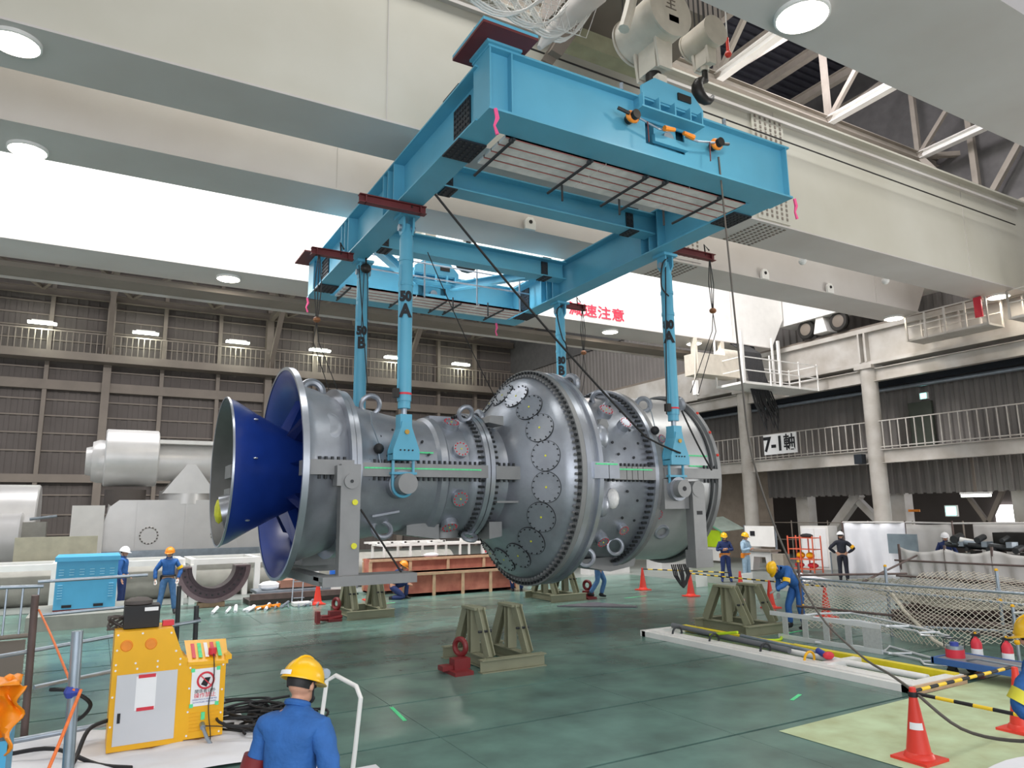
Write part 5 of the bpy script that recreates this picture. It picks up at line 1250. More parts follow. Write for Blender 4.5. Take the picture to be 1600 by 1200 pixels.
MB().box(21.0, 21.6, 7.2, 21.15, 21.8, 7.8).build('hook_unit', M_white, hz); MB().cyl((21.07, 21.7, 7.8), (21.2, 21.7, 9.3), .03).build('pendant', M_hook, hz)
for i, (y0, y1, z, lab) in enumerate(((12.9, 15.8, 8.75, 'railed inspection basket with a red panel at the runway beam'), (9.6, 12.2, 8.75, 'railed inspection basket at the right edge of the runway beam'))):
    b = thing('inspection_basket', lab, 'basket', (27.0, y0, z), 0, 'inspection baskets')
    MB().box(26.4, y0, z, 27.4, y1, z + .08).build('deck', M_col, b)
    n = 5
    for k in range(n):
        for x in (26.4, 27.4): MB().box(x - .03, y0 + (y1 - y0) * k / (n - 1) - .03, z, x + .03, y0 + (y1 - y0) * k / (n - 1) + .03, z + 1.0).build('post', M_col, b)
    for x in (26.4, 27.4):
        for zz in (.55, .98): MB().box(x - .02, y0, z + zz, x + .02, y1, z + zz + .04).build('rail', M_col, b)
    if i == 0: MB().box(26.3, 13.0, z + .3, 26.36, 13.25, z + 1.02).build('red_panel', M_redp, b)
# back right floor: green framed screen with lime sheet
ls = thing('lime_screen', 'lime sheet screen with a green gabled roof behind the standing workers', 'screen', (27, 27, 0))
MB().box(26.5, 26.2, .75, 26.6, 29.0, 1.55).build('lime_panel', M_lime, ls); MB().box(26.5, 26.2, .1, 26.62, 29.0, .72).build('white_panel', M_white, ls)
MB().add([(26.4, 26.0, 1.5), (26.4, 27.4, 2.1), (28, 27.4, 2.2), (28, 26, 1.6)], [(0, 1, 2, 3)]).build('roof_sheet', mat('clear_sheet', (190, 205, 195), .5), ls, thick=.02)
for (p, q) in (((26.4, 26, 1.5), (26.4, 27.4, 2.1)), ((26.4, 27.4, 2.1), (26.4, 28.8, 1.5)), ((26.4, 26, 0), (26.4, 26, 1.5)), ((26.4, 28.8, 0), (26.4, 28.8, 1.5))): MB().bar(p, q, .05, .05).build('green_frame', mat('green_frame', (110, 190, 150), .5), ls)
nb = thing('notice_board', 'white notice board on legs behind the worker with folded arms', 'board', (25.0, 22, 0))
MB().box(25.2, 21.75, .95, 25.27, 23.45, 1.82).build('board', M_white, nb); MB().box(25.17, 22.85, 1.4, 25.2, 23.1, 1.6).build('photo', M_txt, nb)
for y in (21.75, 23.45): MB().box(25.2, y - .03, 0, 25.27, y + .03, 1.85).build('leg', M_galv, nb)
nb = thing('grey_machine', 'light grey arched machine frame on the floor below the notice board', 'machine', (24.3, 21.8, 0))
MB().prism([(21.0, .05), (21.2, .05), (21.3, .6), (21.9, .6), (22.0, .05), (22.3, .05), (22.3, .8), (21.0, .8)], 'X', 24.0, 24.4).build('arch', M_silver, nb)
MB().box(23.9, 20.9, .82, 24.5, 22.4, .9).build('table_top', M_girt, nb)
MB().box(24.0, 20.4, 0, 24.4, 20.95, .75).build('side_box', mat('machine_grey', (150, 142, 130), .6), nb)
for (y, lab) in ((21.9, 'white sheeted cabinet with clear plastic front behind the orange rack'), (18.9, 'white cabinet standing right of the orange rack')):
    cb = thing('white_cabinet', lab, 'cabinet', (27.3, y - .6, 0))
    MB().box(27.0, y - 1.4, 0, 27.6, y, 1.8 if y > 20 else 1.45).build('body', M_white, cb); MB().box(26.97, y - 1.3, .1, 27.0, y - .75, 1.7 if y > 20 else 1.4).build('door', M_paper, cb); MB().box(26.97, y - .7, .1, 27.0, y - .1, 1.7 if y > 20 else 1.4).build('door', M_paper, cb)
rk = thing('orange_rack', 'orange wire rack with yellow and red goods between the white cabinets', 'rack', (25.2, 20.4, 0))
for y in (19.75, 20.35, 20.95):
    for x in (25.0, 25.5): MB().box(x - .02, y - .02, 0, x + .02, y + .02, 1.45).build('upright', mat('rack_orange', (228, 110, 80), .5), rk)
for z in (.12, .5, .9, 1.35): MB().box(25.0, 19.75, z, 25.5, 20.95, z + .03).build('shelf', mat('rack_orange', (228, 110, 80), .5), rk)
for (y, z, mm_, lab) in ((20.1, .53, M_yel, 'yellow tool case on the orange rack, nearer the right upright'), (20.55, .53, M_yel, 'yellow tool case on the orange rack, nearer the middle upright')):
    tag(MB().sphere((25.25, y, z + .14), .17, 10, (1, 1.1, .8)).build('tool_bag', mm_, None, True), lab, 'bag')
tag(MB().sphere((25.25, 20.0, .28), .14, 10, (1, 1.8, .8)).build('hose_coil', M_redp, None, True), 'red coil on the lowest shelf of the orange rack, right half', 'coil')
tag(MB().sphere((25.25, 20.65, .28), .14, 10, (1, 1.6, .8)).build('hose_coil', M_redp, None, True), 'red coil on the lowest shelf of the orange rack, left half', 'coil')
tag(MB().sphere((25.25, 20.2, 1.45), .12, 10, (1, 2.6, .8)).build('grey_bundle', M_dark, None, True), 'dark grey bundle on top of the orange rack', 'bundle')
hg = thing('back_railing', 'thin railing with wire along the rear right floor edge', 'railing', (29, 20, 0))
for y in (14, 16, 18, 20, 22, 24): MB().cyl((29.0, y, 0), (29.0, y, 2.0), .03, n=8).build('post', M_girt, hg)
for z in (1.1, 1.9): MB().cyl((29.0, 12, z), (29.0, 26, z), .02, n=6).build('rail', M_girt, hg)
tb = thing('work_table', 'white work table with red and grey goods behind the black-clad worker', 'table', (25.5, 18.2, 0))
MB().box(25.2, 17.6, .85, 25.9, 19.2, .9).build('table_top', M_white, tb)
for x in (25.25, 25.85):
    for y in (17.65, 19.15): MB().box(x - .02, y - .02, 0, x + .02, y + .02, .85).build('leg', M_galv, tb)
MB().box(25.3, 18.4, .05, 25.8, 18.9, .5).build('lower_box', M_silver, tb)
tag(MB().sphere((25.5, 18.8, 1.02), .13, 10, (1, 1.5, .8)).build('goods_bag', M_redp, None, True), 'red bag on the white work table', 'bag')
tag(MB().cyl((25.5, 18.3, .9), (25.5, 18.3, 1.6), .16).build('white_roll', M_white, None, True), 'white upright roll standing on the work table', 'roll')
tag(MB().grid(lambda u, v: (21.6 + 1.6 * u, 17.6 + 1.2 * v, .02 + .25 * sin(pi * u) * sin(pi * v) * (.7 + .3 * sin(u * 17) * sin(v * 13))), 18, 14).build('plastic_heap', M_sheetw, None, True), 'crumpled white plastic heap on the floor left of the black-clad worker', 'plastic')
# machine behind the sheeted fence
mc = thing('pipe_machine', 'dark machine with pipes and hoses behind the sheeted fence at the right', 'machine', (23.5, 12.3, 0))
MB().box(23.0, 11.4, .2, 24.2, 13.2, 1.1).build('base', M_hookd, mc)
for k in range(7): MB().cyl((23.2 + .05 * k, 11.3 + .2 * k, 1.3), (23.0, 12.6 + .12 * k, 1.4 + .07 * (k % 3)), .08).build('pipe', (M_dark, M_galv, M_white)[k % 3], mc, True)
for k in range(12):
    yy = 11.1 + .17 * k; zz = 1.12 + .14 * (k % 4); (MB().cyl((22.9, yy, zz), (23.4, yy + .06, zz + .08), .06 + .03 * (k % 3), n=10) if k % 2 else MB().box(22.95, yy - .07, zz - .06, 23.3, yy + .09, zz + .1)).build('fitting', (M_hookd, M_dark, M_galv, M_dark)[k % 4], mc)
MB().box(23.6, 11.0, 1.2, 24.4, 12.2, 1.75).build('black_head', M_hookd, mc)
ob = thing('orange_container', 'orange box with two white notices at the right edge', 'box', (26, 10.6, 0))
MB().box(25.6, 9.2, 0, 26.4, 12.0, 1.85).build('body', mat('deep_orange', (206, 88, 48), .5), ob)
for y in (11.5, 10.9): MB().box(25.57, y - .22, 1.0, 25.6, y + .22, 1.45).build('notice', M_paper, ob)
wp = tag(MB().box(27, 12.6, 0, 27.1, 13.8, 2.0).build('partition_screen', M_white), 'white upright panel in front of the bright doorway', 'panel')

# ================================================================ BACKGROUND, LEFT
gu = thing('generator_unit', 'white stacked cylindrical machine with dome ends at the left back', 'machine', (3, 31.5, 0))
def LX(prof, y, z, name, m, par, n=48): return MB().lathe(prof, (0, y, z), 'X', n).build(name, m, par, True)
dr = LX([(.1, 0), (.1, 1.02), (.14, 1.07), (1.86, 1.07), (1.9, 1.02), (1.9, 0)], 31.2, 4.75, 'upper_drum', M_silver, gu)
LX([(-.5, 0), (-.5, .5), (-.3, .55), (-.3, .72), (-.1, .8), (.12, .8)], 31.2, 4.6, 'end_cap', M_silver, gu)
LX([(1.9, .72), (3.9, .72), (3.95, .78), (6.0, .78)], 31.2, 4.62, 'upper_barrel', M_silver, gu)
MB().box(1.9, 30.4, 5.28, 5.9, 31.2, 5.42).build('top_duct', M_white, gu)
MB().prism([(3.85, 5.3), (4.05, 5.3), (4.05, 5.8), (3.95, 6.0)], 'Y', 30.6, 30.9).build('lug', M_white, gu)
MB().prism([(2.1, 3.4), (4.0, 3.4), (3.2, 4.5), (2.9, 4.5)], 'Y', 30.35, 31.9).build('saddle', M_silver, gu)
MB().cyl((3.0, 31.3, 3.0), (3.0, 31.3, 3.5), .95, n=32).build('neck', M_silver, gu, True)
MB().cyl((.9, 31.3, 2.9), (.9, 31.3, 3.55), .7, n=32).build('dark_neck', M_wallb, gu, True)
MB().prism([(-.1, 1.0), (6.3, 1.0), (6.3, 2.9), (5.9, 3.15), (.7, 3.15), (.4, 2.9)], 'Y', 30.4, 32.6).build('lower_casing', M_silver, gu)
LX([(.35, 0), (.35, .98), (6.2, .98), (6.2, 0)], 31.4, 2.2, 'lower_drum', M_silver, gu)
for x in (1.3, 2.95, 4.9): MB().box(x, 30.36, 1.0, x + .06, 30.4, 3.1).build('seam_flange', M_silver, gu)
for x in (1.75, 4.2):
    c_ = MB().torus((x, 30.4, 1.85), .3, .03, (0, 1, 0)).build('hatch_ring', M_silver, gu, True)
    m = MB()
    for q in range(16): m.sphere((x + .3 * cos(q * pi / 8), 30.36, 1.85 + .3 * sin(q * pi / 8)), .03, 6)
    m.build('hatch_bolts', M_wallb, c_, kind='stuff')
MB().box(-1.4, 30.2, 1.32, 7.5, 30.35, 1.0).build('skid_rail', M_galv, gu)
MB().box(-1.4, 30.25, .0, 7.5, 33, 1.0).build('skid', M_tank, gu)
tag(MB().box(-.75, 29.7, .0, .25, 30.15, 2.95).build('control_cabinet', M_white), 'plain white control cabinet left of the stacked machine', 'cabinet')
ln = thing('left_tank', 'large white rounded tank cut by the left edge of the picture', 'tank', (-3, 31, 0))
LX([(-9, 0), (-9, 1.3), (-1.9, 1.3), (-1.85, 1.25), (-1.85, 0)], 32.2, 2.45, 'shell', M_silver, ln)
LX([(-9, .95), (-2.35, .95), (-2.25, 1.0), (-2.2, .9), (-2.2, 0)], 30.9, 1.75, 'front_drum', M_silver, ln)
MB().box(-2.2, 30.5, 1.4, -1.5, 31.2, 2.4).build('end_fitting', M_tank, ln); MB().box(-9, 30.25, 0, -1.42, 33, .9).build('saddle_base', M_tank, ln)
MB().tube([(-2.0, 30.4, 2.5), (-1.2, 30.4, 2.6)], .05, 8).build('pipe', M_galv, ln, True)
MB().tube([(-1.9, 30.4, 1.5), (-1.4, 30.4, 1.5), (-1.1, 30.4, 1.35)], .06, 8).build('pipe', M_galv, ln, True)
tag(MB().box(-.95, 30.1, 1.42, -.6, 30.15, 1.65).build('caution_plate', M_yel), 'small yellow caution plate on the skid edge', 'plate')
tag(MB().box(-.1, 30.1, 1.42, .25, 30.15, 1.65).build('notice_plate', M_redp), 'small red and white notice plate on the skid edge', 'plate')
tk = tag(MB().lathe([(0, 0), (0, .5), (.3, .55), (.85, .55), (1.0, .5), (1.05, .3), (1.05, 0)], (.35, 29.4, 0), 'Z', 24).build('round_hopper', M_silver, None, True), 'white round hopper standing before the machine skid', 'hopper')
# cream panels behind the white frames and the low grey tank
tag(MB().box(-2.1, 27.0, 0, .1, 27.2, 1.95).build('cream_panel', mat('cream_panel', (198, 194, 172), .6), None), 'cream flat panel standing behind the white frames at the left', 'panel')
gt = tag(MB().cyl((-5, 26.2, .55), (12, 26.2, .55), .62, n=32).build('long_tank', M_tank, None, True), 'long grey horizontal tank seen through the white frames', 'tank')
# white steel frames
def wframe(x0, x1, y0, y1, z, lab, nx, w=.14, mm=M_whiteb):
    t = thing('frame_table', lab, 'steel frame', ((x0 + x1) / 2, y0, 0), 0, 'white steel frames')
    for y in (y0, y1): MB().box(x0, y - w / 2, z - w, x1, y + w / 2, z).build('long_beam', mm, t)
    for k in range(nx + 1):
        x = x0 + (x1 - x0) * k / nx
        MB().box(x - w / 2, y0, z - w, x + w / 2, y1, z).build('cross_beam', mm, t)
        for y in (y0, y1): MB().box(x - w / 2, y - w / 2, 0, x + w / 2, y + w / 2, z - w).build('leg', mm, t)
    return t
wframe(-5.6, 2.3, 23.6, 25.4, 1.3, 'long white steel frame table behind the sky blue cabinet', 5, .16)
wframe(2.6, 6.2, 23.6, 25.6, 1.28, 'white steel frame table behind the half ring casting', 2, .16)
wf = wframe(8.6, 12.4, 24.0, 25.2, 1.5, 'thin white frame table with a ladder on it behind the crate', 4, .07, M_white)
ld = thing('ladder', 'white ladder lying on the thin white frame table', 'ladder', (9.8, 25, 1.5))
for y in (24.7, 25.2): MB().box(8.3, y, 1.5, 11.2, y + .05, 1.57).build('rail', M_white, ld)
for k in range(6): MB().box(8.6 + .5 * k, 24.7, 1.51, 8.68 + .5 * k, 25.25, 1.56).build('rung', M_white, ld)
tag(MB().cyl((11.7, 24.4, 1.5), (11.7, 24.4, 1.72), .07).cyl((11.7, 24.4, 1.72), (11.7, 24.4, 1.82), .03).build('bottle', M_white, None, True), 'white bottle on the thin white frame table', 'bottle')
tag(MB().box(12.43, 24.0, 1.1, 12.53, 24.1, 1.5).build('red_bag', M_redp), 'red bag hanging on the end of the thin white frame table', 'bag')
tag(MB().box(12.9, 24.6, .9, 13.8, 25.2, 1.5).box(12.95, 24.65, 0, 13.75, 25.15, .9).box(13.1, 24.7, 1.5, 13.4, 25.0, 1.62).build('grey_unit', M_silver), 'light grey apparatus on a wooden base behind the crate end', 'apparatus')
# half ring casting
RX, RZ, RY = 3.02, 1.1, 22.75
hr = thing('half_ring', 'dark brown machined half ring casting standing upright like a U', 'casting', (RX, RY, .1))
def halfring(r0, r1, y0, y1, name, m, par):
    return MB().lathe([(y0, r0), (y0, r1), (y1, r1), (y1, r0)], (RX, 0, RZ), 'Y', 48, pi, 2 * pi, close=True).build(name, m, par, True)
M_ring = mat('bronze_ring', (112, 94, 96), .28, .6, .12, 8)
halfring(.86, .98, RY - .35, RY + .3, 'outer_flange', M_ring, hr); halfring(.66, .88, RY - .25, RY + .25, 'web_ring', mat('bronze_web', (84, 70, 74), .3, .6, .1, 8), hr); halfring(.58, .68, RY - .33, RY + .3, 'inner_flange', mat('bronze_dark', (66, 54, 58), .35, .6), hr)
m = MB()
for k in range(15): a = pi + pi * (k + .5) / 15; m.cyl((RX + .77 * cos(a), RY - .28, RZ + .77 * sin(a)), (RX + .77 * cos(a), RY - .24, RZ + .77 * sin(a)), .025, n=8)
m.build('flange_bolts', M_dark, hr, kind='stuff')
for x in (RX - .78, RX + .78): MB().box(x - .2, RY - .33, RZ - .01, x + .2, RY + .3, RZ + .03).build('joint_face', M_ring, hr)
MB().box(RX - .35, RY - .2, .0, RX + .35, RY + .2, .13).build('timber_block', M_wood, hr)
# sky blue cabinet
bc = thing('blue_cabinet', 'sky blue louvred engine cabinet on a concrete plinth at the left', 'cabinet', (-.1, 20.5, .35))
MB().box(-.72, 20.5, .4, .56, 22.2, 1.5).build('body', M_cyan, bc); MB().box(-.76, 20.44, 1.5, .6, 22.25, 1.6).build('lid', M_cyan, bc)
MB().box(-.72, 20.5, .32, .56, 22.2, .4).build('skid', M_maroon, bc)
for x in (-.45, .2): MB().box(x - .1, 20.47, .44, x + .1, 20.5, .5).build('fork_slot', M_txt, bc)
for k in range(6):
    for r_ in range(3): MB().box(-.66 + .21 * k, 20.475, 1.3 - .06 * r_, -.56 + .21 * k, 20.5, 1.315 - .06 * r_).build('louvre', mat('pale_cyan', (150, 214, 236), .4), bc)
for k in (0, 5):
    for r_ in range(6): MB().box(-.66 + .21 * k, 20.475, .95 - .06 * r_, -.56 + .21 * k, 20.5, .962 - .06 * r_).build('louvre', mat('pale_cyan', (150, 214, 236), .4), bc)
tag(MB().box(-1.2, 20.0, 0, 1.2, 22.6, .32).build('concrete_plinth', mat('plinth_concrete', (150, 150, 142), .8)), 'low concrete plinth beneath the sky blue cabinet', 'plinth')
# crates
def crate(x0, x1, y0, y1, h, n, lab):
    t = thing('plywood_crate', lab, 'crate', ((x0 + x1) / 2, y0, 0), 0, 'reddish plywood crates')
    MB().box(x0, y0, .05, x1, y0 + .04, h).build('front_panel', M_ply, t); MB().box(x0, y1, .05, x1, y1 + .04, h).build('rear_panel', M_ply, t)
    MB().box(x0, y0, .05, x0 + .04, y1, h).build('end_panel', M_ply, t); MB().box(x1 - .04, y0, .05, x1, y1, h).build('end_panel', M_ply, t)
    MB().box(x0, y0, .05, x1, y1, .1).build('bottom_panel', M_ply, t)
    MB().box(x0 - .03, y0 - .05, h - .08, x1 + .03, y0, h).build('top_batten', M_wood, t); MB().box(x0 - .03, y1, h - .08, x1 + .03, y1 + .06, h).build('top_batten', M_wood, t)
    for k in range(n + 1):
        x = x0 + (x1 - x0) * k / n
        MB().box(x - .05, y0 - .04, 0, x + .05, y0, h - .08).build('upright_batten', M_wood, t); MB().box(x - .05, y1 - .04, .1, x + .05, y1, h - .1).build('upright_batten', M_wood, t)
    return t
crate(8.35, 12.35, 21.5, 22.3, .72, 4, 'long open reddish plywood crate with pale battens, front one')
crate(7.7, 13.1, 22.75, 23.4, 1.1, 4, 'taller reddish plywood crate standing behind the front crate')
tag(MB().sphere((9.9, 23.0, 1.15), .13, 10, (2.2, 1, .6)).build('plastic_bag', M_sheetw, None, True), 'white plastic bag on the rear plywood crate', 'bag')
# clutter between the ring and the crates
pl = thing('timber_pallet', 'brown timber board pile on the floor behind the red cone', 'pallet', (5.6, 22.5, 0))
MB().box(4.0, 22.3, 0, 7.0, 23.4, .12).build('lower_board', M_wallb, pl); MB().box(4.0, 22.2, .14, 7.0, 22.35, .3).build('edge_beam', M_rust, pl); MB().box(4.9, 22.6, .4, 6.1, 23.2, .62).build('brown_box', mat('brown_board', (150, 108, 90), .7), pl); MB().box(4.2, 22.4, .28, 7.2, 23.4, .36).build('upper_board', M_galv, pl)
tag(MB().sphere((4.6, 22.7, .48), .2, 10, (1.6, 1, .7)).build('plastic_bag', M_sheetw, None, True), 'white plastic bag on the timber pile by the half ring', 'bag')
dd = thing('blue_drum', 'blue plastic drum with pale base behind the left support leg', 'drum', (6.5, 22.6, .3))
MB().cyl((6.6, 22.5, .55), (6.6, 22.5, .85), .26, n=24).build('drum_body', mat('drum_blue', (40, 110, 210), .4), dd, True); MB().cyl((6.6, 22.5, .3), (6.6, 22.5, .54), .27, n=24).build('drum_base', M_white, dd, True)
sl = thing('step_ladder', 'small aluminium step ladder beside the red cone', 'ladder', (5.3, 21.8, 0))
for x in (5.08, 5.36): MB().bar((x - .06, 21.6, 0), (x + .05, 21.9, .95), .03, .05).build('rail', M_galv, sl)
for k in range(4): MB().box(5.08 + .02 * k, 21.64 + .07 * k, .18 + .22 * k, 5.38, 21.7 + .07 * k, .2 + .22 * k).build('step', M_galv, sl)
tag(MB().box(5.0, 21.2, .01, 5.5, 21.6, .1).build('white_tray', M_white), 'white tray on the floor at the foot of the step ladder', 'tray')
for k, (a, b, mm_, lab) in enumerate((((2.9, 20.9, .05), (4.2, 21.3, .08), M_sheetw, 'white plastic strewn on the floor beyond the half ring'), ((4.0, 21.3, .06), (4.4, 21.1, .1), M_orange, 'orange crumpled bundle on the floor between ring and cone'), ((4.4, 21.0, .03), (5.6, 21.6, .05), M_galv, 'grey pipes lying on the floor before the white tray'))):
    m = MB()
    for q in range(7):
        t_ = q / 6; m.tube([(a[0] + (b[0] - a[0]) * t_ + random.uniform(-.1, .1), a[1] + random.uniform(-.15, .15), .03), (a[0] + (b[0] - a[0]) * t_ + random.uniform(.1, .35), b[1] + random.uniform(-.15, .15), random.uniform(.04, .12))], random.uniform(.02, .05), 6)
    tag(m.build('floor_clutter', mm_, None, True), lab, 'clutter', kind='stuff')
# far floor goods seen under the turbine
tag(MB().box(14.0, 25.0, 0, 17.0, 26.2, .35).build('white_bundle', M_sheetw), 'low white wrapped bundle on the far floor behind the turbine', 'bundle')
tag(MB().box(17.5, 24.5, 0, 19.5, 25.2, .5).build('grey_crate', M_silver), 'light grey low crate on the far floor behind the cones', 'crate')
tag(MB().box(13.2, 23.4, 0, 13.9, 24.0, .3).build('red_case', mat('pale_red', (190, 110, 100), .6)), 'pale red case on the far floor beside the walking worker', 'case')
tag(MB().box(21.5, 24.8, 0, 23.2, 25.8, .8).box(21.3, 24.6, .8, 23.4, 26, .86).build('work_bench', M_silver), 'grey work bench beneath the lime screen', 'bench')
for (x, y, lab) in ((17.6, 18.6, 'white low sign board on the floor left of the hose cone'), (18.6, 17.6, 'white low sign board on the floor right of the hose cone'), (19.0, 17.9, 'white low sign board below the worker with clasped hands')):
    tag(MB().box(x, y, 0, x + .5, y + .03, .42).build('sign_board', M_white), lab, 'board')

# ================================================================ FOREGROUND LEFT
yb = thing('yellow_control_box', 'yellow hydraulic control cabinet with grey door and warning poster', 'cabinet', (.85, 9.3, 0))
MB().prism([(.28, .04), (1.03, .04), (1.03, .92), (.98, .95), (.86, 1.27), (.28, 1.27)], 'Y', 9.3, 9.85).build('main_body', M_yel, yb)
MB().prism([(1.03, .06), (1.44, .06), (1.44, .86), (1.03, .88)], 'Y', 9.3, 9.85).build('side_body', M_yel, yb)
MB().add([(1.03, 9.28, .885), (1.46, 9.28, .865), (1.5, 9.8, 1.03), (1.03, 9.8, 1.05), (1.03, 9.28, .85), (1.46, 9.28, .83), (1.5, 9.8, 1.0), (1.03, 9.8, 1.0)], [(0, 1, 2, 3), (4, 5, 1, 0), (5, 6, 2, 1)]).build('control_panel', M_yel, yb)
for k, mm_ in enumerate((M_redp, M_green, M_paper, M_redp, M_green)):
    MB().add([(1.08 + .07 * k, 9.35, .915), (1.12 + .07 * k, 9.35, .913), (1.13 + .07 * k, 9.7, 1.02), (1.09 + .07 * k, 9.7, 1.022)], [(0, 1, 2, 3)]).build('label_strip', mm_, yb)
MB().box(1.43, 9.3, .87, 1.5, 9.75, .92).build('side_handle', M_yel, yb)
MB().cyl((1.3, 9.4, .93), (1.3, 9.4, 1.0), .045).build('emergency_knob', M_redp, yb, True)
MB().box(.33, 9.285, .1, .93, 9.3, .82).build('door', M_gdoor, yb, label='light grey door')
MB().box(.36, 9.278, .33, .39, 9.286, .43).build('door_lock', M_txt, yb)
MB().box(.52, 9.281, .44, .72, 9.286, .79).build('paper_sheet', M_paper, yb, label='white paper sheet taped with red strips')
for z in (.77, .43): MB().box(.54, 9.276, z, .71, 9.282, z + .035).build('red_tape', M_redp, yb)
for x in (.4, .64):
    g_ = MB().torus((x, 9.3, 1.12), .05, .012, (0, 1, 0)).build('vent_ring', M_orange, yb, True)
    MB().cyl((x, 9.29, 1.12), (x, 9.3, 1.12), .045, n=20).build('vent_disc', M_orange, yb)
for (x, z) in [(.31, 1.24), (.55, 1.24), (.84, 1.22), (.31, 1.08), (.9, 1.02), (.31, .93), (.5, .93), (.72, .93), (.95, .93), (.31, .87), (.52, .87), (.72, .87), (.95, .87), (1.06, .82), (1.41, .82), (1.06, .6), (1.41, .55), (1.06, .35), (1.41, .3), (1.06, .1), (1.4, .1), (.3, .6), (.3, .3)]:
    MB().cyl((x, 9.29, z), (x, 9.3, z), .011, n=8).build('screw', M_paper, yb)
MB().box(1.08, 9.288, .4, 1.38, 9.298, .8).build('poster', M_paper, yb, label='white warning poster')
MB().torus((1.23, 9.284, .67), .085, .011, (0, 1, 0), n=28).build('prohibition_ring', M_redp, yb, True)
MB().bar((1.17, 9.284, .73), (1.29, 9.284, .61), .01, .02, (0, 1, 0)).build('prohibition_bar', M_redp, yb)
MB().prism([(1.18, .63), (1.24, .6), (1.26, .64), (1.28, .7), (1.22, .7)], 'Y', 9.285, 9.288).build('hand_symbol', M_txt, yb)
text('関係者以外', .045, (1.23, 9.286, .555), (1, 0, 0), (0, 0, 1), M_txt, yb, .001)
text('操作禁止', .058, (1.23, 9.286, .51), (1, 0, 0), (0, 0, 1), M_txtr, yb, .001)
text('OPERATION IS PROHIBITED', .021, (1.23, 9.286, .468), (1, 0, 0), (0, 0, 1), M_txtb, yb, .0005)
text('AUTHORIZED PERSONNEL', .021, (1.23, 9.286, .44), (1, 0, 0), (0, 0, 1), M_txtb, yb, .0005)
for (x, z) in ((1.09, .79), (1.36, .79), (1.09, .41), (1.36, .41)): MB().box(x - .02, 9.283, z - .02, x + .02, 9.29, z + .02).build('green_tape', M_green, yb)
for k in range(6):
    for x in (1.08, 1.27): MB().box(x, 9.29, .13 + .038 * k, x + .12, 9.3, .138 + .038 * k).build('louvre', M_yel, yb)
MB().box(1.2, 9.285, .25, 1.24, 9.3, .33).build('green_label', M_green, yb)
MB().cyl((1.22, 9.22, .18), (1.22, 9.3, .2), .03).build('connector', M_galv, yb, True)
MB().tube([(1.22, 9.23, .18), (1.26, 9.15, .08), (1.3, 9.1, .02)], .02, 8).build('connector_cable', M_galv, yb, True)
MB().box(.3, 9.32, 0, 1.44, 9.8, .05).build('skid', mat('box_skid', (140, 96, 40), .7), yb)
wire([(1.3, 9.3, .95), (1.31, 9.25, .7), (1.27, 9.26, .4), (1.3, 9.2, .1), (1.28, 9.1, .02)], 'thin black cord hanging over the warning poster', .006)
wire([(1.24, 9.2, .2), (1.5, 9.15, .16), (1.9, 9.1, .03)], 'thin black cord running right from the yellow box connector', .006)
bb = thing('black_case', 'black open case with a white label on top of the yellow control box', 'case', (.55, 9.6, 1.27))
MB().box(.36, 9.45, 1.28, .72, 9.75, 1.52).build('case_body', M_black, bb); MB().box(.56, 9.44, 1.46, .7, 9.45, 1.5).build('white_label', M_paper, bb)
MB().sphere((.5, 9.6, 1.55), .12, 10, (1.3, 1, .5)).build('grey_cloth', M_wallb, bb, True)
tag(MB().box(.76, 9.5, 1.275, .88, 9.6, 1.33).build('red_block', M_redp), 'small red block on top of the yellow control box', 'block')
tag(MB().tube([(.3 + .09 * cos(a * 1.3), 9.7 + .06 * sin(a * 2.1), 1.33 + .07 * sin(a)) for a in [q * .5 for q in range(40)]], .014, 6).build('cable_knot', M_wallb, None, True), 'dark tangled cable hanging at the left of the black case', 'cable')
# railing of scaffold pipes
sr = thing('pipe_railing', 'galvanised scaffold pipe railing in front at the lower left', 'railing', (0, 8.5, 0))
MB().cyl((-.03, 7.0, 0), (-.06, 7.0, 1.61), .042, n=16).build('post', M_galv, sr, True)
MB().cyl((-.53, 10.55, 0), (-.55, 10.4, 1.62), .04, n=14).build('post', M_rust, sr, True)
MB().cyl((1.42, 12.0, 0), (1.4, 12, 1.2), .035, n=12).build('post', M_dark, sr, True)
MB().cyl((1.26, 13.0, 0), (1.24, 13, 1.42), .035, n=12).build('post', M_dark, sr, True)
MB().cyl((-.95, 10.2, .98), (1.45, 11.9, 1.0), .024, n=10).build('rail', M_galv, sr, True)
MB().cyl((-.45, 9.9, .68), (1.3, 10.9, .7), .024, n=10).build('rail', M_galv, sr, True)
MB().cyl((-.62, 12.0, 1.66), (.72, 12.05, 1.68), .022, n=10).build('upper_rail', M_galv, sr, True)
MB().cyl((-.55, 12.0, 1.22), (.8, 12.05, 1.26), .022, n=10).build('upper_rail', M_galv, sr, True)
MB().cyl((-1.2, 9.8, .14), (.3, 9.9, .2), .03, n=10).build('floor_pipe', M_galv, sr, True)
MB().sphere((-.06, 7.0, 1.15), .06, 8).build('clamp', M_txtb, sr); MB().sphere((1.42, 12.0, 1.0), .05, 8).build('clamp', M_dark, sr)
# grey fence panel behind
gf = thing('steel_fence_panel', 'grey steel fence panel with thin bars at the left edge', 'fence', (-.9, 12, 0))
MB().cyl((-1.6, 12, 1.62), (-.55, 12.0, 1.6), .025).build('top_rail', M_galv, gf, True); MB().cyl((-1.6, 12, .95), (-.6, 12, .97), .03).build('bottom_rail', M_girt, gf, True)
for k in range(6): MB().cyl((-1.5 + .18 * k, 12, .95), (-1.5 + .18 * k, 12, 1.6), .013, n=6).build('bar', M_galv, gf, True)
MB().box(-1.7, 12.1, .1, -.7, 12.15, .9).build('kick_panel', M_girt, gf)
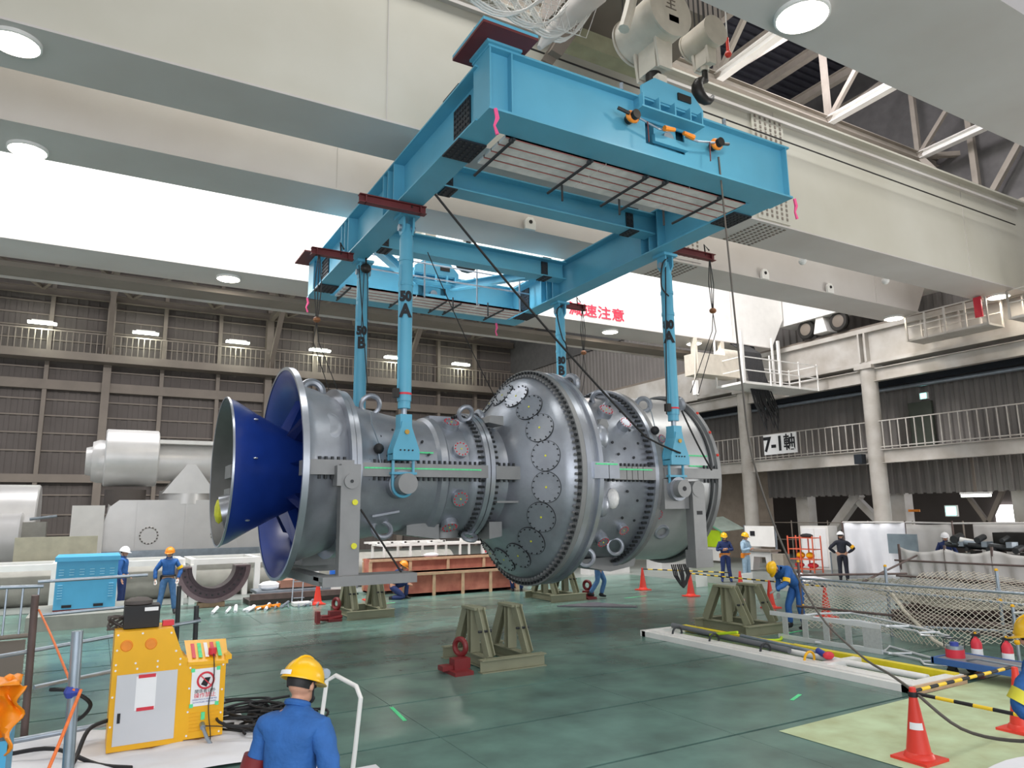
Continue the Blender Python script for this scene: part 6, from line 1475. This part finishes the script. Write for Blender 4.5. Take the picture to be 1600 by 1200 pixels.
# orange rope
wire([(-.5, 10.4, 1.45), (-.3, 9.0, 1.32), (-.05, 6.95, 1.17)], 'orange rope from the brown post down to the galvanised post', .011, M_ropeo, 'rope', 'rope', 'orange ropes')
wire([(.0, 6.92, 1.17), (-.16, 6.4, .75), (-.35, 5.9, .3)], 'orange rope from the galvanised post down to the lower left corner', .013, M_ropeo, 'rope', 'rope', 'orange ropes')
# orange tarpaulin over a blue box
tpn = thing('tarpaulin', 'orange tarpaulin crumpled over a blue box at the left edge', 'tarpaulin', (-.6, 7.2, .7))
MB().grid(lambda u, v: (-.95 + .56 * u + .03 * sin(v * 14) * u - .07 * max(0, .5 - v) * 2 * u, 6.9 + .25 * sin(u * 3) + .05 * sin(u * 22 + v * 9), .78 + .55 * v + .03 * sin(u * 18) - .06 * u * v), 22, 18).build('tarp_sheet', M_pvc, tpn, True, thick=.01)
MB().grid(lambda u, v: (-.95 + .54 * u, 6.9 + .35 * v, 1.32 - .06 * u + .03 * sin(u * 15) * sin(v * 9)), 14, 8).build('tarp_top', M_pvc, tpn, True, thick=.01)
tag(MB().box(-.95, 6.95, 0, -.45, 7.6, .86).build('blue_box', M_cyan), 'sky blue box under the orange tarpaulin at the left edge', 'box')
# ground sheets, cables
tag(MB().grid(lambda u, v: (-.9 + 2.7 * u, 8.3 + 2.1 * v, .012 + .03 * abs(sin(u * 17 + v * 5) * sin(v * 15)) + .02 * sin(u * 6) ** 2), 40, 26).build('ground_sheet', M_sheetw, None, True), 'crumpled white sheet spread on the floor under the yellow control box', 'sheet')
for k, (pts, lab) in enumerate((([(.28, 9.4, .35), (.1, 9.3, .3), (.0, 9.0, .1), (-.1, 8.6, .04)], 'black hose curving down left of the yellow box'), ([(-.6, 9.6, .1), (-.2, 9.4, .14), (.2, 9.0, .03), (.5, 8.7, .03)], 'black hose lying across the white sheet in the left corner'),
        ([(-.3, 10.0, .62), (-.1, 9.9, .6), (.1, 9.9, .45), (.05, 10.0, .3), (-.1, 10.1, .2)], 'thick black hose arching behind the galvanised post'))):
    wire(pts, lab, .022, M_black, 'hose', 'hose')
ch = thing('cable_heap', 'heap of tangled black cables on the floor behind the yellow box', 'cables', (1.9, 9.6, 0))
for k in range(22):
    cx, cy, rr_ = 1.95 + random.uniform(-.25, .3), 9.7 + random.uniform(-.5, .5), random.uniform(.18, .38)
    MB().tube([(cx + rr_ * cos(a) * 1.2, cy + rr_ * sin(a), .03 + .009 * k + .02 * sin(a * 2 + k)) for a in [2 * pi * q / 30 + k for q in range(28)]], .016, 6).build('cable', M_black, ch, True)
wire([(.9, 12.6, .03), (1.3, 13.2, .03), (1.9, 13.2, .03), (1.7, 12.5, .03), (1.1, 12.3, .03)], 'black hose loop on the green floor behind the railing posts', .025, M_black, 'hose', 'hose')
# hand cart handle and bucket beside the near worker
hc = thing('hand_cart', 'white tubular hand cart standing in front of the near worker', 'cart', (2.05, 6.8, 0))
MB().tube([(1.9, 7.0, .15), (1.93, 7.0, .6), (1.99, 7.05, .98), (2.06, 7.0, 1.03), (2.13, 6.6, 1.0), (2.14, 6.5, .92), (2.1, 6.5, .5), (2.06, 6.5, .15)], .02, 10).build('handle', M_white, hc, True)
MB().box(1.85, 6.4, .12, 2.5, 7.1, .16).build('platform', M_gdoor, hc)
for (x, y) in ((1.95, 6.5), (2.4, 6.5), (1.95, 7.0), (2.4, 7.0)): MB().cyl((x, y - .02, .06), (x, y + .02, .06), .06).build('wheel', M_black, hc, True)
tag(MB().box(1.28, 6.3, 0, 1.5, 6.6, .32).build('cardboard_box', mat('tan_card', (190, 150, 120), .8)), 'tan box on the floor at the left elbow of the near worker', 'box')
tag(MB().sphere((1.5, 7.0, .2), .2, 10, (1.1, 1, 1)).build('white_bag', M_sheetw, None, True), 'white bag on the floor beside the near worker', 'bag')
tag(MB().box(.78, 7.6, 0, .9, 7.75, .16).box(.8, 7.62, .16, .86, 7.7, .2).build('yellow_case', M_yel), 'small yellow case on the white sheet at the bottom edge', 'case')
# platform truck with extinguishers
ct = thing('platform_truck', 'blue platform truck carrying red fire extinguishers at the right', 'cart', (11.65, 6.2, 0))
MB().box(11.3, 5.1, .2, 12.0, 6.9, .25).build('deck', mat('deck_grey', (120, 122, 126), .6), ct); M_trk = mat('truck_blue', (52, 96, 160), .4)
for (x0, y0, x1, y1) in ((11.27, 5.07, 11.31, 6.93), (11.99, 5.07, 12.03, 6.93), (11.27, 6.9, 12.03, 6.94), (11.27, 5.06, 12.03, 5.1)): MB().box(x0, y0, .17, x1, y1, .26).build('rim', M_trk, ct)
for (x, y) in ((11.4, 6.7), (11.9, 6.7), (11.4, 5.35), (11.9, 5.35)):
    MB().cyl((x - .03, y, .075), (x + .03, y, .075), .075).build('wheel', M_black, ct, True); MB().box(x - .04, y - .05, .1, x + .04, y + .05, .19).build('caster', M_dark, ct)
MB().tube([(11.33, 5.2, .26), (11.35, 5.3, .3), (11.35, 6.3, .32), (11.45, 6.5, .26)], .014, 8).build('folded_handle', M_galv, ct, True)
pot = thing('red_tank', 'red and silver round tank with blue lid on the truck end', 'tank', (11.6, 6.75, .25))
MB().cyl((11.6, 6.75, .25), (11.6, 6.75, .37), .13, n=24).build('red_body', M_redp, pot, True); MB().cyl((11.6, 6.75, .37), (11.6, 6.75, .42), .12, n=24).build('silver_top', M_galv, pot, True); MB().cyl((11.6, 6.75, .42), (11.6, 6.75, .47), .06, n=16).build('blue_lid', M_txtb, pot, True)
MB().tube([(11.5, 6.85, .4), (11.5, 6.85, .52), (11.7, 6.65, .52), (11.7, 6.65, .4)], .01, 6).build('carry_handle', M_dark, pot, True)
for i, (x, y, z, lab) in enumerate(((12.2, 6.75, 0, 'red fire extinguisher next to the red tank, left of the pair'), (12.2, 6.3, 0, 'red fire extinguisher right of the pair behind the truck'), (10.4, 4.75, .0, 'red fire extinguisher just behind the worker at the right edge'))):
    e = thing('fire_extinguisher', lab, 'fire extinguisher', (x, y, z), 0, 'fire extinguishers')
    MB().lathe([(0, 0), (0, .075), (.4, .078), (.46, .05), (.48, .025), (.5, .025), (.5, 0)], (x, y, z), 'Z', 20).build('cylinder', M_redp, e, True)
    MB().lathe([(.18, .08), (.32, .08)], (x, y, z), 'Z', 20).build('white_label', M_paper, e, True)
    MB().box(x - .02, y - .07, z + .5, x + .02, y + .05, z + .54).build('lever', M_dark, e); MB().sphere((x, y, z + .55), .02, 8).build('safety_pin', M_yel, e)
    MB().tube([(x, y + .04, z + .5), (x + .02, y + .1, z + .4), (x + .02, y + .09, z + .12)], .01, 6).build('hose', M_black, e, True)
wire([(13.1, 6.6, .8), (12.95, 6.3, .85), (12.9, 5.9, .85)], 'white curved tube at the net post near the right edge', .02, M_white, 'white_tube', 'tube')
